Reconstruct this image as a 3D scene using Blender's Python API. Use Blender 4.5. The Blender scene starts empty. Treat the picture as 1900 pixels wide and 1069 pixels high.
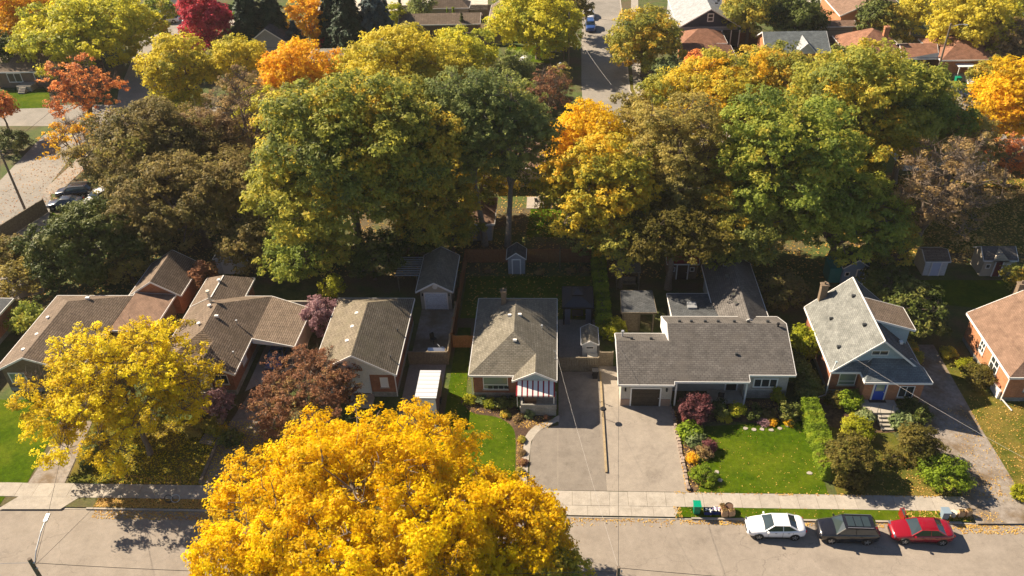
import bpy, math, random
import numpy as np
from math import radians, sin, cos, tan, pi, sqrt, atan2
random.seed(7); rng = np.random.default_rng(7)
SC = bpy.context.scene
COL = SC.collection

# ---------------------------------------------------------------- camera
F_PX, TILT, YAW, ROLL, CAM_H = 1524.0, 35.5, 3.9, -2.2, 53.0
def _rz(a): c, s = cos(a), sin(a); return np.array([[c, -s, 0], [s, c, 0], [0, 0, 1.]])
def _rx(a): c, s = cos(a), sin(a); return np.array([[1., 0, 0], [0, c, -s], [0, s, c]])
RM = _rz(radians(YAW)) @ _rx(radians(90 - TILT)) @ _rz(radians(ROLL))
cam_d = bpy.data.cameras.new('camera'); cam = bpy.data.objects.new('camera', cam_d); COL.objects.link(cam)
cam_d.sensor_width = 36.0; cam_d.lens = 36.0 * F_PX / 1900.0; cam_d.clip_start = 0.5; cam_d.clip_end = 6000
from mathutils import Matrix, Vector
m4 = Matrix([list(RM[i]) + [0] for i in range(3)] + [[0, 0, 0, 1]]); m4.translation = (0, 0, CAM_H)
cam.matrix_world = m4
SC.camera = cam
# ---------------------------------------------------------------- light
SUN_EL, SUN_AZ = radians(35.5), radians(180 - 29.5)     # azimuth measured from +X, counter-clockwise (towards the sun)
to_sun = Vector((cos(SUN_AZ) * cos(SUN_EL), sin(SUN_AZ) * cos(SUN_EL), sin(SUN_EL)))
sd = bpy.data.lights.new('sun', 'SUN'); sun = bpy.data.objects.new('sun', sd); COL.objects.link(sun)
sd.energy = 5.0; sd.angle = radians(0.5); sd.color = (1.0, 0.84, 0.64)
sun.rotation_euler = to_sun.to_track_quat('Z', 'Y').to_euler()
W = bpy.data.worlds.new('World'); SC.world = W; W.use_nodes = True
nt = W.node_tree; nt.nodes.clear()
sky = nt.nodes.new('ShaderNodeTexSky'); sky.sky_type = 'NISHITA'; sky.sun_disc = False
sky.sun_elevation = SUN_EL; sky.sun_rotation = pi / 2 - SUN_AZ; sky.air_density = 0.65; sky.dust_density = 0.3
bg = nt.nodes.new('ShaderNodeBackground'); bg.inputs[1].default_value = 0.05
ow = nt.nodes.new('ShaderNodeOutputWorld'); nt.links.new(sky.outputs[0], bg.inputs[0]); nt.links.new(bg.outputs[0], ow.inputs[0])
SC.view_settings.view_transform = 'Standard'; SC.view_settings.look = 'None'
SC.view_settings.exposure = 1.3; SC.view_settings.gamma = 1.0; SC.view_settings.use_curve_mapping = False
SC.cycles.max_bounces = 5; SC.cycles.transparent_max_bounces = 4

# ---------------------------------------------------------------- measuring the place: a sight line met with a height
def G(px, py, z=0.0):
    d = RM @ np.array([px - 950, -(py - 534.5), -F_PX]); t = (z - CAM_H) / d[2]
    return float(t * d[0]), float(t * d[1])
def pxm(x, y, z):
    c = RM.T @ (np.array([x, y, z]) - np.array([0, 0, CAM_H])); return F_PX / -c[2]

# ---------------------------------------------------------------- materials
MATS = {}
def _base(name):
    m = bpy.data.materials.new(name); m.use_nodes = True; n = m.node_tree; b = n.nodes['Principled BSDF']
    b.inputs['Specular IOR Level'].default_value = 0.3
    MATS[name] = m
    return m, n, b
def rgba(c): return (c[0], c[1], c[2], 1)
def N(n, t, **kw):
    o = n.nodes.new(t)
    for k, v in kw.items(): setattr(o, k, v)
    return o
def plain(name, c, rough=0.6, metal=0, spec=0.3, coat=0):
    m, n, b = _base(name); b.inputs['Base Color'].default_value = rgba(c); b.inputs['Roughness'].default_value = rough
    b.inputs['Metallic'].default_value = metal; b.inputs['Specular IOR Level'].default_value = spec
    b.inputs['Coat Weight'].default_value = coat; b.inputs['Coat Roughness'].default_value = 0.05
    return m
def ramp2(n, src, p0, p1, c0, c1):
    r = N(n, 'ShaderNodeValToRGB'); r.color_ramp.elements[0].position = p0; r.color_ramp.elements[1].position = p1
    r.color_ramp.elements[0].color = rgba(c0); r.color_ramp.elements[1].color = rgba(c1); n.links.new(src, r.inputs[0]); return r.outputs[0]
def noise(n, vec, scale, detail=6, rough=0.6):
    t = N(n, 'ShaderNodeTexNoise'); t.inputs['Scale'].default_value = scale; t.inputs['Detail'].default_value = detail
    t.inputs['Roughness'].default_value = rough
    if vec is not None: n.links.new(vec, t.inputs['Vector'])
    return t.outputs['Fac']
def mixc(n, a, b_, fac, mode='MIX'):
    x = N(n, 'ShaderNodeMix', data_type='RGBA', blend_type=mode)
    if hasattr(fac, 'is_linked'): n.links.new(fac, x.inputs[0])
    else: x.inputs[0].default_value = fac
    for i, v in ((6, a), (7, b_)):
        if hasattr(v, 'is_linked'): n.links.new(v, x.inputs[i])
        else: x.inputs[i].default_value = rgba(v)
    return x.outputs[2]
def surface(name, c1, c2, scale=6, c3=None, big=0.25, rough=0.85, bump=0.0, grain=60, spec=0.2, rnd=0.0, mid=0.10, crack=0, thr=(0.3, 0.7), bigthr=(0.45, 0.62)):
    """two-tone mottled surface, c3 = patches of a third colour at a large scale"""
    m, n, b = _base(name); geo = N(n, 'ShaderNodeNewGeometry').outputs['Position']
    f1 = noise(n, geo, scale); col = ramp2(n, f1, thr[0], thr[1], c1, c2)
    if c3 is not None:
        f2 = noise(n, geo, big, 4, 0.65); mk = ramp2(n, f2, bigthr[0], bigthr[1], (0, 0, 0), (1, 1, 1)); col = mixc(n, col, c3, mk)
    g = noise(n, geo, grain, 3, 0.7); gm = ramp2(n, g, 0.3, 0.7, (0.72, 0.72, 0.72), (1.28, 1.28, 1.28)); col = mixc(n, col, gm, 1.0, 'MULTIPLY')
    g3 = noise(n, geo, 2.7, 5, 0.75); gm3 = ramp2(n, g3, 0.3, 0.7, (1 - mid,) * 3, (1 + mid,) * 3); col = mixc(n, col, gm3, 1.0, 'MULTIPLY')
    if crack:
        nz = N(n, 'ShaderNodeTexNoise'); nz.inputs['Scale'].default_value = 0.9; nz.inputs['Detail'].default_value = 5; n.links.new(geo, nz.inputs['Vector'])
        va = N(n, 'ShaderNodeVectorMath', operation='MULTIPLY_ADD'); va.inputs[1].default_value = (2.2, 2.2, 0); n.links.new(nz.outputs['Color'], va.inputs[0]); n.links.new(geo, va.inputs[2])
        vo = N(n, 'ShaderNodeTexVoronoi', feature='DISTANCE_TO_EDGE'); vo.inputs['Scale'].default_value = crack; n.links.new(va.outputs[0], vo.inputs['Vector'])
        cr = ramp2(n, vo.outputs['Distance'], 0.0, 0.003, (0.72,) * 3, (1,) * 3); col = mixc(n, col, cr, 1.0, 'MULTIPLY')
        st = noise(n, geo, 0.45, 6, 0.8); sm_ = ramp2(n, st, 0.56, 0.70, (1,) * 3, (0.78,) * 3); col = mixc(n, col, sm_, 1.0, 'MULTIPLY')
    if rnd:
        oi = N(n, 'ShaderNodeObjectInfo').outputs['Random']; rr = ramp2(n, oi, 0, 1, (1 - rnd,) * 3, (1 + rnd,) * 3); col = mixc(n, col, rr, 1.0, 'MULTIPLY')
    n.links.new(col, b.inputs['Base Color']); b.inputs['Roughness'].default_value = rough; b.inputs['Specular IOR Level'].default_value = spec
    if bump:
        bp = N(n, 'ShaderNodeBump'); bp.inputs['Strength'].default_value = bump; bp.inputs['Distance'].default_value = 0.05
        n.links.new(g, bp.inputs['Height']); n.links.new(bp.outputs[0], b.inputs['Normal'])
    return m
def courses(name, c1, c2, cm, w=0.3, h=0.15, mortar=0.02, rough=0.9, stain=None, mott=0.3, bump=0.5):
    """rows of shingles, bricks or siding from the face's own metres (UV)"""
    m, n, b = _base(name); uv = N(n, 'ShaderNodeUVMap').outputs[0]; geo = N(n, 'ShaderNodeNewGeometry').outputs['Position']
    t = N(n, 'ShaderNodeTexBrick'); n.links.new(uv, t.inputs['Vector']); t.inputs['Scale'].default_value = 1
    t.inputs['Color1'].default_value = rgba(c1); t.inputs['Color2'].default_value = rgba(c2); t.inputs['Mortar'].default_value = rgba(cm)
    t.inputs['Brick Width'].default_value = w; t.inputs['Row Height'].default_value = h; t.inputs['Mortar Size'].default_value = mortar
    t.inputs['Mortar Smooth'].default_value = 0.3; t.inputs['Bias'].default_value = 0.0
    col = t.outputs['Color']
    f = noise(n, geo, 1.3, 6, 0.7); mm = ramp2(n, f, 0.3, 0.7, (1 - mott,) * 3, (1 + mott,) * 3); col = mixc(n, col, mm, 1.0, 'MULTIPLY')
    f3 = noise(n, geo, 14, 4, 0.8); mm3 = ramp2(n, f3, 0.3, 0.7, (0.8,) * 3, (1.2,) * 3); col = mixc(n, col, mm3, 1.0, 'MULTIPLY')
    if stain:
        f2 = noise(n, geo, 0.5, 5, 0.7); mk = ramp2(n, f2, 0.5, 0.68, (0, 0, 0), (0.7, 0.7, 0.7)); col = mixc(n, col, stain, mk)
    n.links.new(col, b.inputs['Base Color']); b.inputs['Roughness'].default_value = rough; b.inputs['Specular IOR Level'].default_value = 0.15
    if bump:
        bp = N(n, 'ShaderNodeBump'); bp.inputs['Strength'].default_value = bump; bp.inputs['Distance'].default_value = 0.02; bp.invert = True
        n.links.new(t.outputs['Fac'], bp.inputs['Height']); n.links.new(bp.outputs[0], b.inputs['Normal'])
    return m
def leafmat(name, cols, transl=0.4, rough=0.55, gain=1.0):
    cols = [tuple(min(.93, q * gain) for q in c) for c in cols]
    if gain > 1 and not any(q in name for q in ('locust', 'greygreen', 'dark', 'golden')): cols = [(c[0] * .95, c[1] * .93, c[2] + (.03 if c[1] > c[0] * .72 else 0)) for c in cols]
    m, n, b = _base(name)
    r = N(n, 'ShaderNodeAttribute', attribute_name='r').outputs['Fac']; c = N(n, 'ShaderNodeAttribute', attribute_name='c').outputs['Fac']
    a = N(n, 'ShaderNodeMath', operation='MULTIPLY'); a.inputs[1].default_value = 0.26; n.links.new(r, a.inputs[0])
    d = N(n, 'ShaderNodeMath', operation='MULTIPLY_ADD'); d.inputs[1].default_value = 0.74; n.links.new(c, d.inputs[0]); n.links.new(a.outputs[0], d.inputs[2])
    rp = N(n, 'ShaderNodeValToRGB'); els = rp.color_ramp.elements
    while len(els) < len(cols): els.new(0.5)
    for i, cc in enumerate(cols):
        els[i].position = 0.10 + 0.80 * i / (len(cols) - 1); els[i].color = rgba(cc)
    n.links.new(d.outputs[0], rp.inputs[0])
    b.inputs['Roughness'].default_value = rough; b.inputs['Specular IOR Level'].default_value = 0.12
    n.links.new(rp.outputs[0], b.inputs['Base Color'])
    tr = N(n, 'ShaderNodeBsdfTranslucent'); n.links.new(rp.outputs[0], tr.inputs[0])
    mx = N(n, 'ShaderNodeMixShader'); mx.inputs[0].default_value = transl
    out = n.nodes['Material Output']; n.links.new(b.outputs[0], mx.inputs[1]); n.links.new(tr.outputs[0], mx.inputs[2]); n.links.new(mx.outputs[0], out.inputs[0])
    return m

white = plain('white_paint', (0.78, 0.77, 0.74), 0.5)
cream = plain('cream_paint', (0.62, 0.58, 0.48), 0.6)
black = plain('black_plastic', (0.015, 0.015, 0.017), 0.5)
rubber = plain('rubber', (0.012, 0.012, 0.012), 0.8)
dgrey = plain('dark_grey_metal', (0.06, 0.065, 0.07), 0.45, 0.4)
lgrey = plain('light_grey_metal', (0.5, 0.52, 0.54), 0.4, 0.5)
silver = plain('silver_metal', (0.62, 0.62, 0.63), 0.28, 0.9)
glass = plain('window_glass', (0.03, 0.04, 0.045), 0.06, 0, 0.8)
glassg = plain('curtained_glass', (0.20, 0.26, 0.22), 0.1, 0, 0.7)
carglass = plain('car_glass', (0.03, 0.045, 0.05), 0.04, 0, 0.9)
wirem = plain('wire_black', (0.02, 0.02, 0.02), 0.6)
wirew = plain('wire_pale', (0.42, 0.40, 0.38), 0.5)
asphalt = surface('road_asphalt', (0.235, 0.202, 0.166), (0.29, 0.252, 0.21), 0.6, (0.315, 0.272, 0.225), 0.12, crack=0.13, grain=35, bigthr=(.5, .75))
asphaltf = surface('far_asphalt', (0.20, 0.185, 0.16), (0.26, 0.24, 0.21), 0.5, (0.29, 0.26, 0.22), 0.1, grain=20)
drive_a = surface('drive_asphalt', (0.185, 0.162, 0.136), (0.245, 0.216, 0.182), 0.8, (0.17, 0.148, 0.125), 0.35, crack=0.2, grain=40, bigthr=(.55, .72))
drive_c = surface('drive_concrete', (0.255, 0.222, 0.185), (0.325, 0.285, 0.235), 0.9, (0.20, 0.172, 0.142), 0.3, crack=0.16, grain=40, bigthr=(.55, .75))
gravel = surface('gravel_drive', (0.20, 0.17, 0.14), (0.33, 0.29, 0.25), 2.5, (0.17, 0.125, 0.08), 0.35, grain=25, bump=.4)
concrete = surface('concrete', (0.32, 0.29, 0.245), (0.41, 0.37, 0.315), 1.5, (0.27, 0.24, 0.20), 0.6, grain=40, rnd=0.07, bigthr=(.5, .8))
stone_m = surface('stone_blocks', (0.22, 0.16, 0.13), (0.40, 0.33, 0.27), 3, grain=30, rnd=0.3)
block_m = courses('foundation_block', (0.25, 0.25, 0.22), (0.30, 0.29, 0.26), (0.20, 0.19, 0.17), 0.4, 0.2, 0.012)
lawn_g = surface('lawn_green', (0.030, 0.062, 0.002), (0.066, 0.112, 0.003), 2.2, (0.088, 0.120, 0.006), 0.22, spec=0.02, mid=.22, grain=12, bump=.6, rough=0.95)
lawn_y = surface('lawn_yellowing', (0.060, 0.075, 0.010), (0.125, 0.122, 0.022), 1.5, (0.17, 0.13, 0.030), 0.3, spec=0.02, mid=.25, grain=12, bump=.6, rough=0.95)
lawn_d = surface('yard_ground', (0.045, 0.075, 0.017), (0.10, 0.12, 0.03), 0.9, (0.11, 0.085, 0.045), 0.15, grain=6, bump=.6, rough=0.95)
mulch = surface('bed_mulch', (0.045, 0.026, 0.016), (0.10, 0.06, 0.04), 6, (0.15, 0.095, 0.05), 0.8, grain=20, bump=.6)
field_m = surface('far_field', (0.46, 0.42, 0.34), (0.52, 0.48, 0.40), 0.05, grain=1.0)
bark = surface('bark', (0.13, 0.10, 0.075), (0.23, 0.185, 0.145), 9, grain=25, bump=.5)
barkg = surface('bark_grey', (0.17, 0.15, 0.125), (0.29, 0.26, 0.22), 7, grain=25, bump=.5)
twigm = surface('twig_brown', (0.12, 0.08, 0.055), (0.2, 0.14, 0.10), 4, grain=10)
wood_r = surface('fence_red_brown', (0.20, 0.085, 0.035), (0.30, 0.14, 0.06), 5, grain=15, rnd=.15)
wood_o = surface('fence_orange', (0.36, 0.17, 0.05), (0.46, 0.24, 0.08), 5, grain=15, rnd=.15)
wood_w = surface('fence_weathered', (0.14, 0.115, 0.08), (0.24, 0.20, 0.14), 4, grain=15, rnd=.15)
wood_t = surface('fence_tan', (0.30, 0.23, 0.13), (0.40, 0.31, 0.19), 4, grain=15, rnd=.15)
pole_m = surface('pole_wood', (0.13, 0.105, 0.08), (0.21, 0.17, 0.135), 4, grain=20)
brick_r = courses('brick_red', (0.26, 0.085, 0.04), (0.34, 0.13, 0.065), (0.26, 0.19, 0.15), 0.22, 0.075, 0.01, mott=.2)
brick_o = courses('brick_orange', (0.42, 0.155, 0.06), (0.50, 0.20, 0.09), (0.38, 0.26, 0.19), 0.22, 0.075, 0.01, mott=.2)
brick_b = courses('brick_brown', (0.17, 0.12, 0.08), (0.23, 0.165, 0.11), (0.20, 0.17, 0.13), 0.22, 0.075, 0.01, mott=.2)
siding_w = courses('siding_white', (0.60, 0.62, 0.62), (0.62, 0.64, 0.64), (0.42, 0.44, 0.46), 8.0, 0.16, 0.012, mott=.06)
siding_b = courses('siding_pale_blue', (0.36, 0.46, 0.50), (0.38, 0.48, 0.52), (0.24, 0.31, 0.34), 8.0, 0.14, 0.012, mott=.06)
siding_g = courses('siding_grey', (0.34, 0.35, 0.36), (0.36, 0.37, 0.38), (0.24, 0.25, 0.26), 8.0, 0.14, 0.012, mott=.06)
siding_t = courses('siding_tan', (0.46, 0.41, 0.32), (0.48, 0.43, 0.34), (0.34, 0.30, 0.24), 8.0, 0.14, 0.012, mott=.06)
siding_n = courses('siding_navy', (0.045, 0.055, 0.08), (0.05, 0.06, 0.09), (0.03, 0.035, 0.05), 8.0, 0.14, 0.012, mott=.06)
stucco = surface('stucco_pale', (0.42, 0.39, 0.34), (0.48, 0.45, 0.39), 4, grain=30)
rf_brown = courses('shingle_brown', (0.185, 0.14, 0.105), (0.22, 0.17, 0.128), (0.085, 0.062, 0.045), 0.9, 0.21, 0.035, stain=(0.13, 0.10, 0.07), bump=1)
rf_tan = courses('shingle_tan', (0.20, 0.17, 0.125), (0.235, 0.20, 0.15), (0.095, 0.078, 0.055), 0.9, 0.20, 0.035, stain=(0.17, 0.15, 0.10), bump=1)
rf_olive = courses('shingle_olive_grey', (0.175, 0.16, 0.125), (0.225, 0.205, 0.165), (0.10, 0.09, 0.07), 0.35, 0.17, 0.022, stain=(0.15, 0.135, 0.10))
rf_grey = courses('shingle_grey', (0.11, 0.102, 0.095), (0.14, 0.13, 0.12), (0.06, 0.055, 0.052), 0.4, 0.22, 0.02, stain=(0.12, 0.108, 0.096))
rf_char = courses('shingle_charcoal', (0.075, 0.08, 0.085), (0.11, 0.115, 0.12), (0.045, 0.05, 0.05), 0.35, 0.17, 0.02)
rf_sage = courses('shingle_sage', (0.165, 0.17, 0.16), (0.215, 0.22, 0.205), (0.125, 0.13, 0.122), 0.35, 0.16, 0.018)
rf_teal = courses('shingle_blue_grey', (0.13, 0.15, 0.155), (0.18, 0.20, 0.205), (0.085, 0.10, 0.105), 0.35, 0.16, 0.018)
rf_salmon = courses('shingle_salmon', (0.20, 0.128, 0.09), (0.24, 0.155, 0.11), (0.15, 0.095, 0.068), 0.35, 0.16, 0.016)
rf_rust = courses('shingle_rust', (0.24, 0.12, 0.075), (0.30, 0.155, 0.10), (0.16, 0.08, 0.05), 0.35, 0.16, 0.016)
rf_lt = courses('shingle_light_grey', (0.30, 0.31, 0.32), (0.35, 0.36, 0.37), (0.24, 0.25, 0.26), 0.35, 0.16, 0.016)
rf_red = plain('roof_red_paint', (0.26, 0.03, 0.03), 0.6)
redp = plain('stripe_red', (0.33, 0.02, 0.03), 0.5)
bluep = plain('door_blue', (0.01, 0.07, 0.42), 0.4)
tealp = plain('teal_paint', (0.01, 0.20, 0.20), 0.6)
greenp = plain('bin_green', (0.0, 0.20, 0.11), 0.45)
bluebox = plain('box_blue', (0.012, 0.03, 0.16), 0.45)
paper = surface('paper_bag', (0.45, 0.29, 0.16), (0.55, 0.37, 0.22), 3, grain=15)
lilac = plain('plastic_lilac', (0.5, 0.38, 0.62), 0.4)
brownp = surface('garage_door_brown', (0.055, 0.042, 0.03), (0.07, 0.055, 0.04), 2, grain=10)
bluedoorw = surface('garage_door_white', (0.55, 0.60, 0.66), (0.6, 0.65, 0.7), 2, grain=10)
bluedark = plain('bluewall', (0.10, 0.18, 0.30), 0.6)

# ---------------------------------------------------------------- mesh collecting
def vnorm(v): return v / (np.linalg.norm(v) + 1e-12)
class B:
    def __init__(s): s.v = []; s.f = []; s.mi = []; s.uv = []; s.smooth = False
    def poly(s, pts, m=0):
        i = len(s.v); P = [np.array(p, float) for p in pts]; s.v += [tuple(p) for p in P]; s.f.append(tuple(range(i, i + len(P)))); s.mi.append(m)
        nrm = np.zeros(3)
        for k in range(len(P)): nrm += np.cross(P[k] - P[0], P[(k + 1) % len(P)] - P[0])
        nrm = vnorm(nrm)
        if abs(nrm[2]) > 0.999: u, w = np.array([1., 0, 0]), np.array([0, 1., 0])
        else: u = vnorm(np.cross(np.array([0, 0, 1.]), nrm)); w = np.cross(nrm, u)
        s.uv += [(float(p @ u), float(p @ w)) for p in P]
    def box(s, x0, y0, z0, x1, y1, z1, m=0):
        a = [(x0, y0, z0), (x1, y0, z0), (x1, y1, z0), (x0, y1, z0), (x0, y0, z1), (x1, y0, z1), (x1, y1, z1), (x0, y1, z1)]
        for q in ((3, 2, 1, 0), (4, 5, 6, 7), (0, 1, 5, 4), (1, 2, 6, 5), (2, 3, 7, 6), (3, 0, 4, 7)): s.poly([a[k] for k in q], m)
    def obox(s, c, ux, uy, uz, m=0):
        """box from centre and three half vectors"""
        c, ux, uy, uz = [np.array(t, float) for t in (c, ux, uy, uz)]
        a = [c + i * ux + j * uy + k * uz for (i, j, k) in ((-1, -1, -1), (1, -1, -1), (1, 1, -1), (-1, 1, -1), (-1, -1, 1), (1, -1, 1), (1, 1, 1), (-1, 1, 1))]
        for q in ((3, 2, 1, 0), (4, 5, 6, 7), (0, 1, 5, 4), (1, 2, 6, 5), (2, 3, 7, 6), (3, 0, 4, 7)): s.poly([a[k] for k in q], m)
    def beam(s, p0, p1, w, h, m=0):
        p0, p1 = np.array(p0, float), np.array(p1, float); d = p1 - p0; L = np.linalg.norm(d); d /= L
        u = np.array([0, 0, 1.]) if abs(d[2]) < 0.95 else np.array([1., 0, 0]); sdir = vnorm(np.cross(u, d)); up = np.cross(d, sdir)
        s.obox((p0 + p1) / 2, d * L / 2, sdir * w / 2, up * h / 2, m)
    def cyl(s, p0, p1, r0, r1=None, n=10, m=0, caps=True):
        r1 = r0 if r1 is None else r1; p0, p1 = np.array(p0, float), np.array(p1, float); d = vnorm(p1 - p0)
        u = np.array([0, 0, 1.]) if abs(d[2]) < 0.9 else np.array([1., 0, 0]); a = vnorm(np.cross(u, d)); b = np.cross(d, a)
        A = [p0 + r0 * (cos(2 * pi * k / n) * a + sin(2 * pi * k / n) * b) for k in range(n)]
        C = [p1 + r1 * (cos(2 * pi * k / n) * a + sin(2 * pi * k / n) * b) for k in range(n)]
        for k in range(n): s.poly([A[k], A[(k + 1) % n], C[(k + 1) % n], C[k]], m)
        if caps: s.poly(A[::-1], m); s.poly(C, m)
    def build(s, name, mats, parent=None, loc=None, smooth=False, weld=False):
        me = bpy.data.meshes.new(name); me.from_pydata(s.v, [], s.f)
        uvl = me.uv_layers.new(name='UVMap'); uvl.data.foreach_set('uv', [c for t in s.uv for c in t])
        if not isinstance(mats, (list, tuple)): mats = [mats]
        for m in mats: me.materials.append(m)
        me.polygons.foreach_set('material_index', s.mi)
        if weld:
            import bmesh
            bm = bmesh.new(); bm.from_mesh(me); bmesh.ops.remove_doubles(bm, verts=bm.verts, dist=1e-4); bmesh.ops.recalc_face_normals(bm, faces=bm.faces); bm.to_mesh(me); bm.free()
        if smooth: me.polygons.foreach_set('use_smooth', [True] * len(me.polygons))
        o = bpy.data.objects.new(name, me); COL.objects.link(o)
        if parent is not None: o.parent = parent
        if loc is not None: o.location = loc
        return o
def tag(o, label=None, cat=None, group=None, kind=None):
    if label: o['label'] = label
    if cat: o['category'] = cat
    if group: o['group'] = group
    if kind: o['kind'] = kind
    return o
def empty(name, loc=(0, 0, 0), label=None, cat=None, group=None, kind=None, rz=0):
    o = bpy.data.objects.new(name, None); COL.objects.link(o); o.location = loc; o.rotation_euler = (0, 0, rz); o.empty_display_size = 0.3
    return tag(o, label, cat, group, kind)
def copy_tree(o, parent=None):
    c = o.copy(); COL.objects.link(c); c.parent = parent
    for ch in o.children: copy_tree(ch, c)
    return c
def sheet(name, pts, z, mat, label=None, kind='structure'):
    b = B(); b.poly([(p[0], p[1], z) for p in pts]); o = b.build(name, mat); o['kind'] = kind
    if label: o['label'] = label
    return o
def curved(pts, n=6):
    """closed outline through points, smoothed"""
    P = [np.array(p, float) for p in pts]; out = []
    for i in range(len(P)):
        p0, p1, p2, p3 = P[i - 1], P[i], P[(i + 1) % len(P)], P[(i + 2) % len(P)]
        for k in range(n):
            t = k / n; q = 0.5 * ((2 * p1) + (-p0 + p2) * t + (2 * p0 - 5 * p1 + 4 * p2 - p3) * t * t + (-p0 + 3 * p1 - 3 * p2 + p3) * t ** 3); out.append(tuple(q))
    return out

def quads_mesh(name, V, mats, attrs=None, parent=None, smooth=False, matidx=None):
    """V: (n,k,3) polygons of k corners"""
    n, K = V.shape[:2]; me = bpy.data.meshes.new(name)
    me.vertices.add(n * K); me.vertices.foreach_set('co', V.reshape(-1).astype(np.float32))
    me.loops.add(n * K); me.loops.foreach_set('vertex_index', np.arange(n * K, dtype=np.int32))
    me.polygons.add(n); me.polygons.foreach_set('loop_start', np.arange(0, n * K, K, dtype=np.int32))
    try: me.polygons.foreach_set('loop_total', np.full(n, K, dtype=np.int32))
    except Exception: pass
    for k, a in (attrs or {}).items():
        at = me.attributes.new(k, 'FLOAT', 'POINT'); at.data.foreach_set('value', np.repeat(a, K).astype(np.float32))
    for m in (mats if isinstance(mats, (list, tuple)) else [mats]): me.materials.append(m)
    me.update(calc_edges=True)
    if smooth: me.polygons.foreach_set('use_smooth', [True] * n)
    o = bpy.data.objects.new(name, me); COL.objects.link(o)
    if parent is not None: o.parent = parent
    return o
def tube_quads(S, sides=5):
    """S rows: x0 y0 z0 x1 y1 z1 r0 r1 -> quads"""
    S = np.asarray(S, float); p0, p1 = S[:, :3], S[:, 3:6]; d = p1 - p0; d /= (np.linalg.norm(d, axis=1, keepdims=True) + 1e-9)
    u = np.where(np.abs(d[:, 2:3]) < 0.9, np.array([[0, 0, 1.]]), np.array([[1., 0, 0]])); a = np.cross(u, d); a /= (np.linalg.norm(a, axis=1, keepdims=True) + 1e-9); b = np.cross(d, a)
    Q = []
    for k in range(sides):
        t0, t1 = 2 * pi * k / sides, 2 * pi * (k + 1) / sides
        e0, e1 = cos(t0) * a + sin(t0) * b, cos(t1) * a + sin(t1) * b
        Q.append(np.stack([p0 + e0 * S[:, 6:7], p0 + e1 * S[:, 6:7], p1 + e1 * S[:, 7:8], p1 + e0 * S[:, 7:8]], 1))
    return np.concatenate(Q, 0)
def leaf_quads(P, Nn, size, rg, aspect=1.6):
    """rhombic leaves at P with normals Nn"""
    n = len(P); Nn = Nn / (np.linalg.norm(Nn, axis=1, keepdims=True) + 1e-9); t = rg.normal(size=(n, 3)); a = np.cross(Nn, t); a /= (np.linalg.norm(a, axis=1, keepdims=True) + 1e-9); b = np.cross(Nn, a)
    s = size * rg.uniform(0.6, 1.3, (n, 1)); l, w = s * sqrt(aspect) / 2, s / sqrt(aspect) / 2 * 1.1
    l *= 1.12; w *= 1.18
    return np.stack([P + a * l, P - a * l * 0.8 + b * w, P - a * l * 0.8 - b * w], 1)
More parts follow.
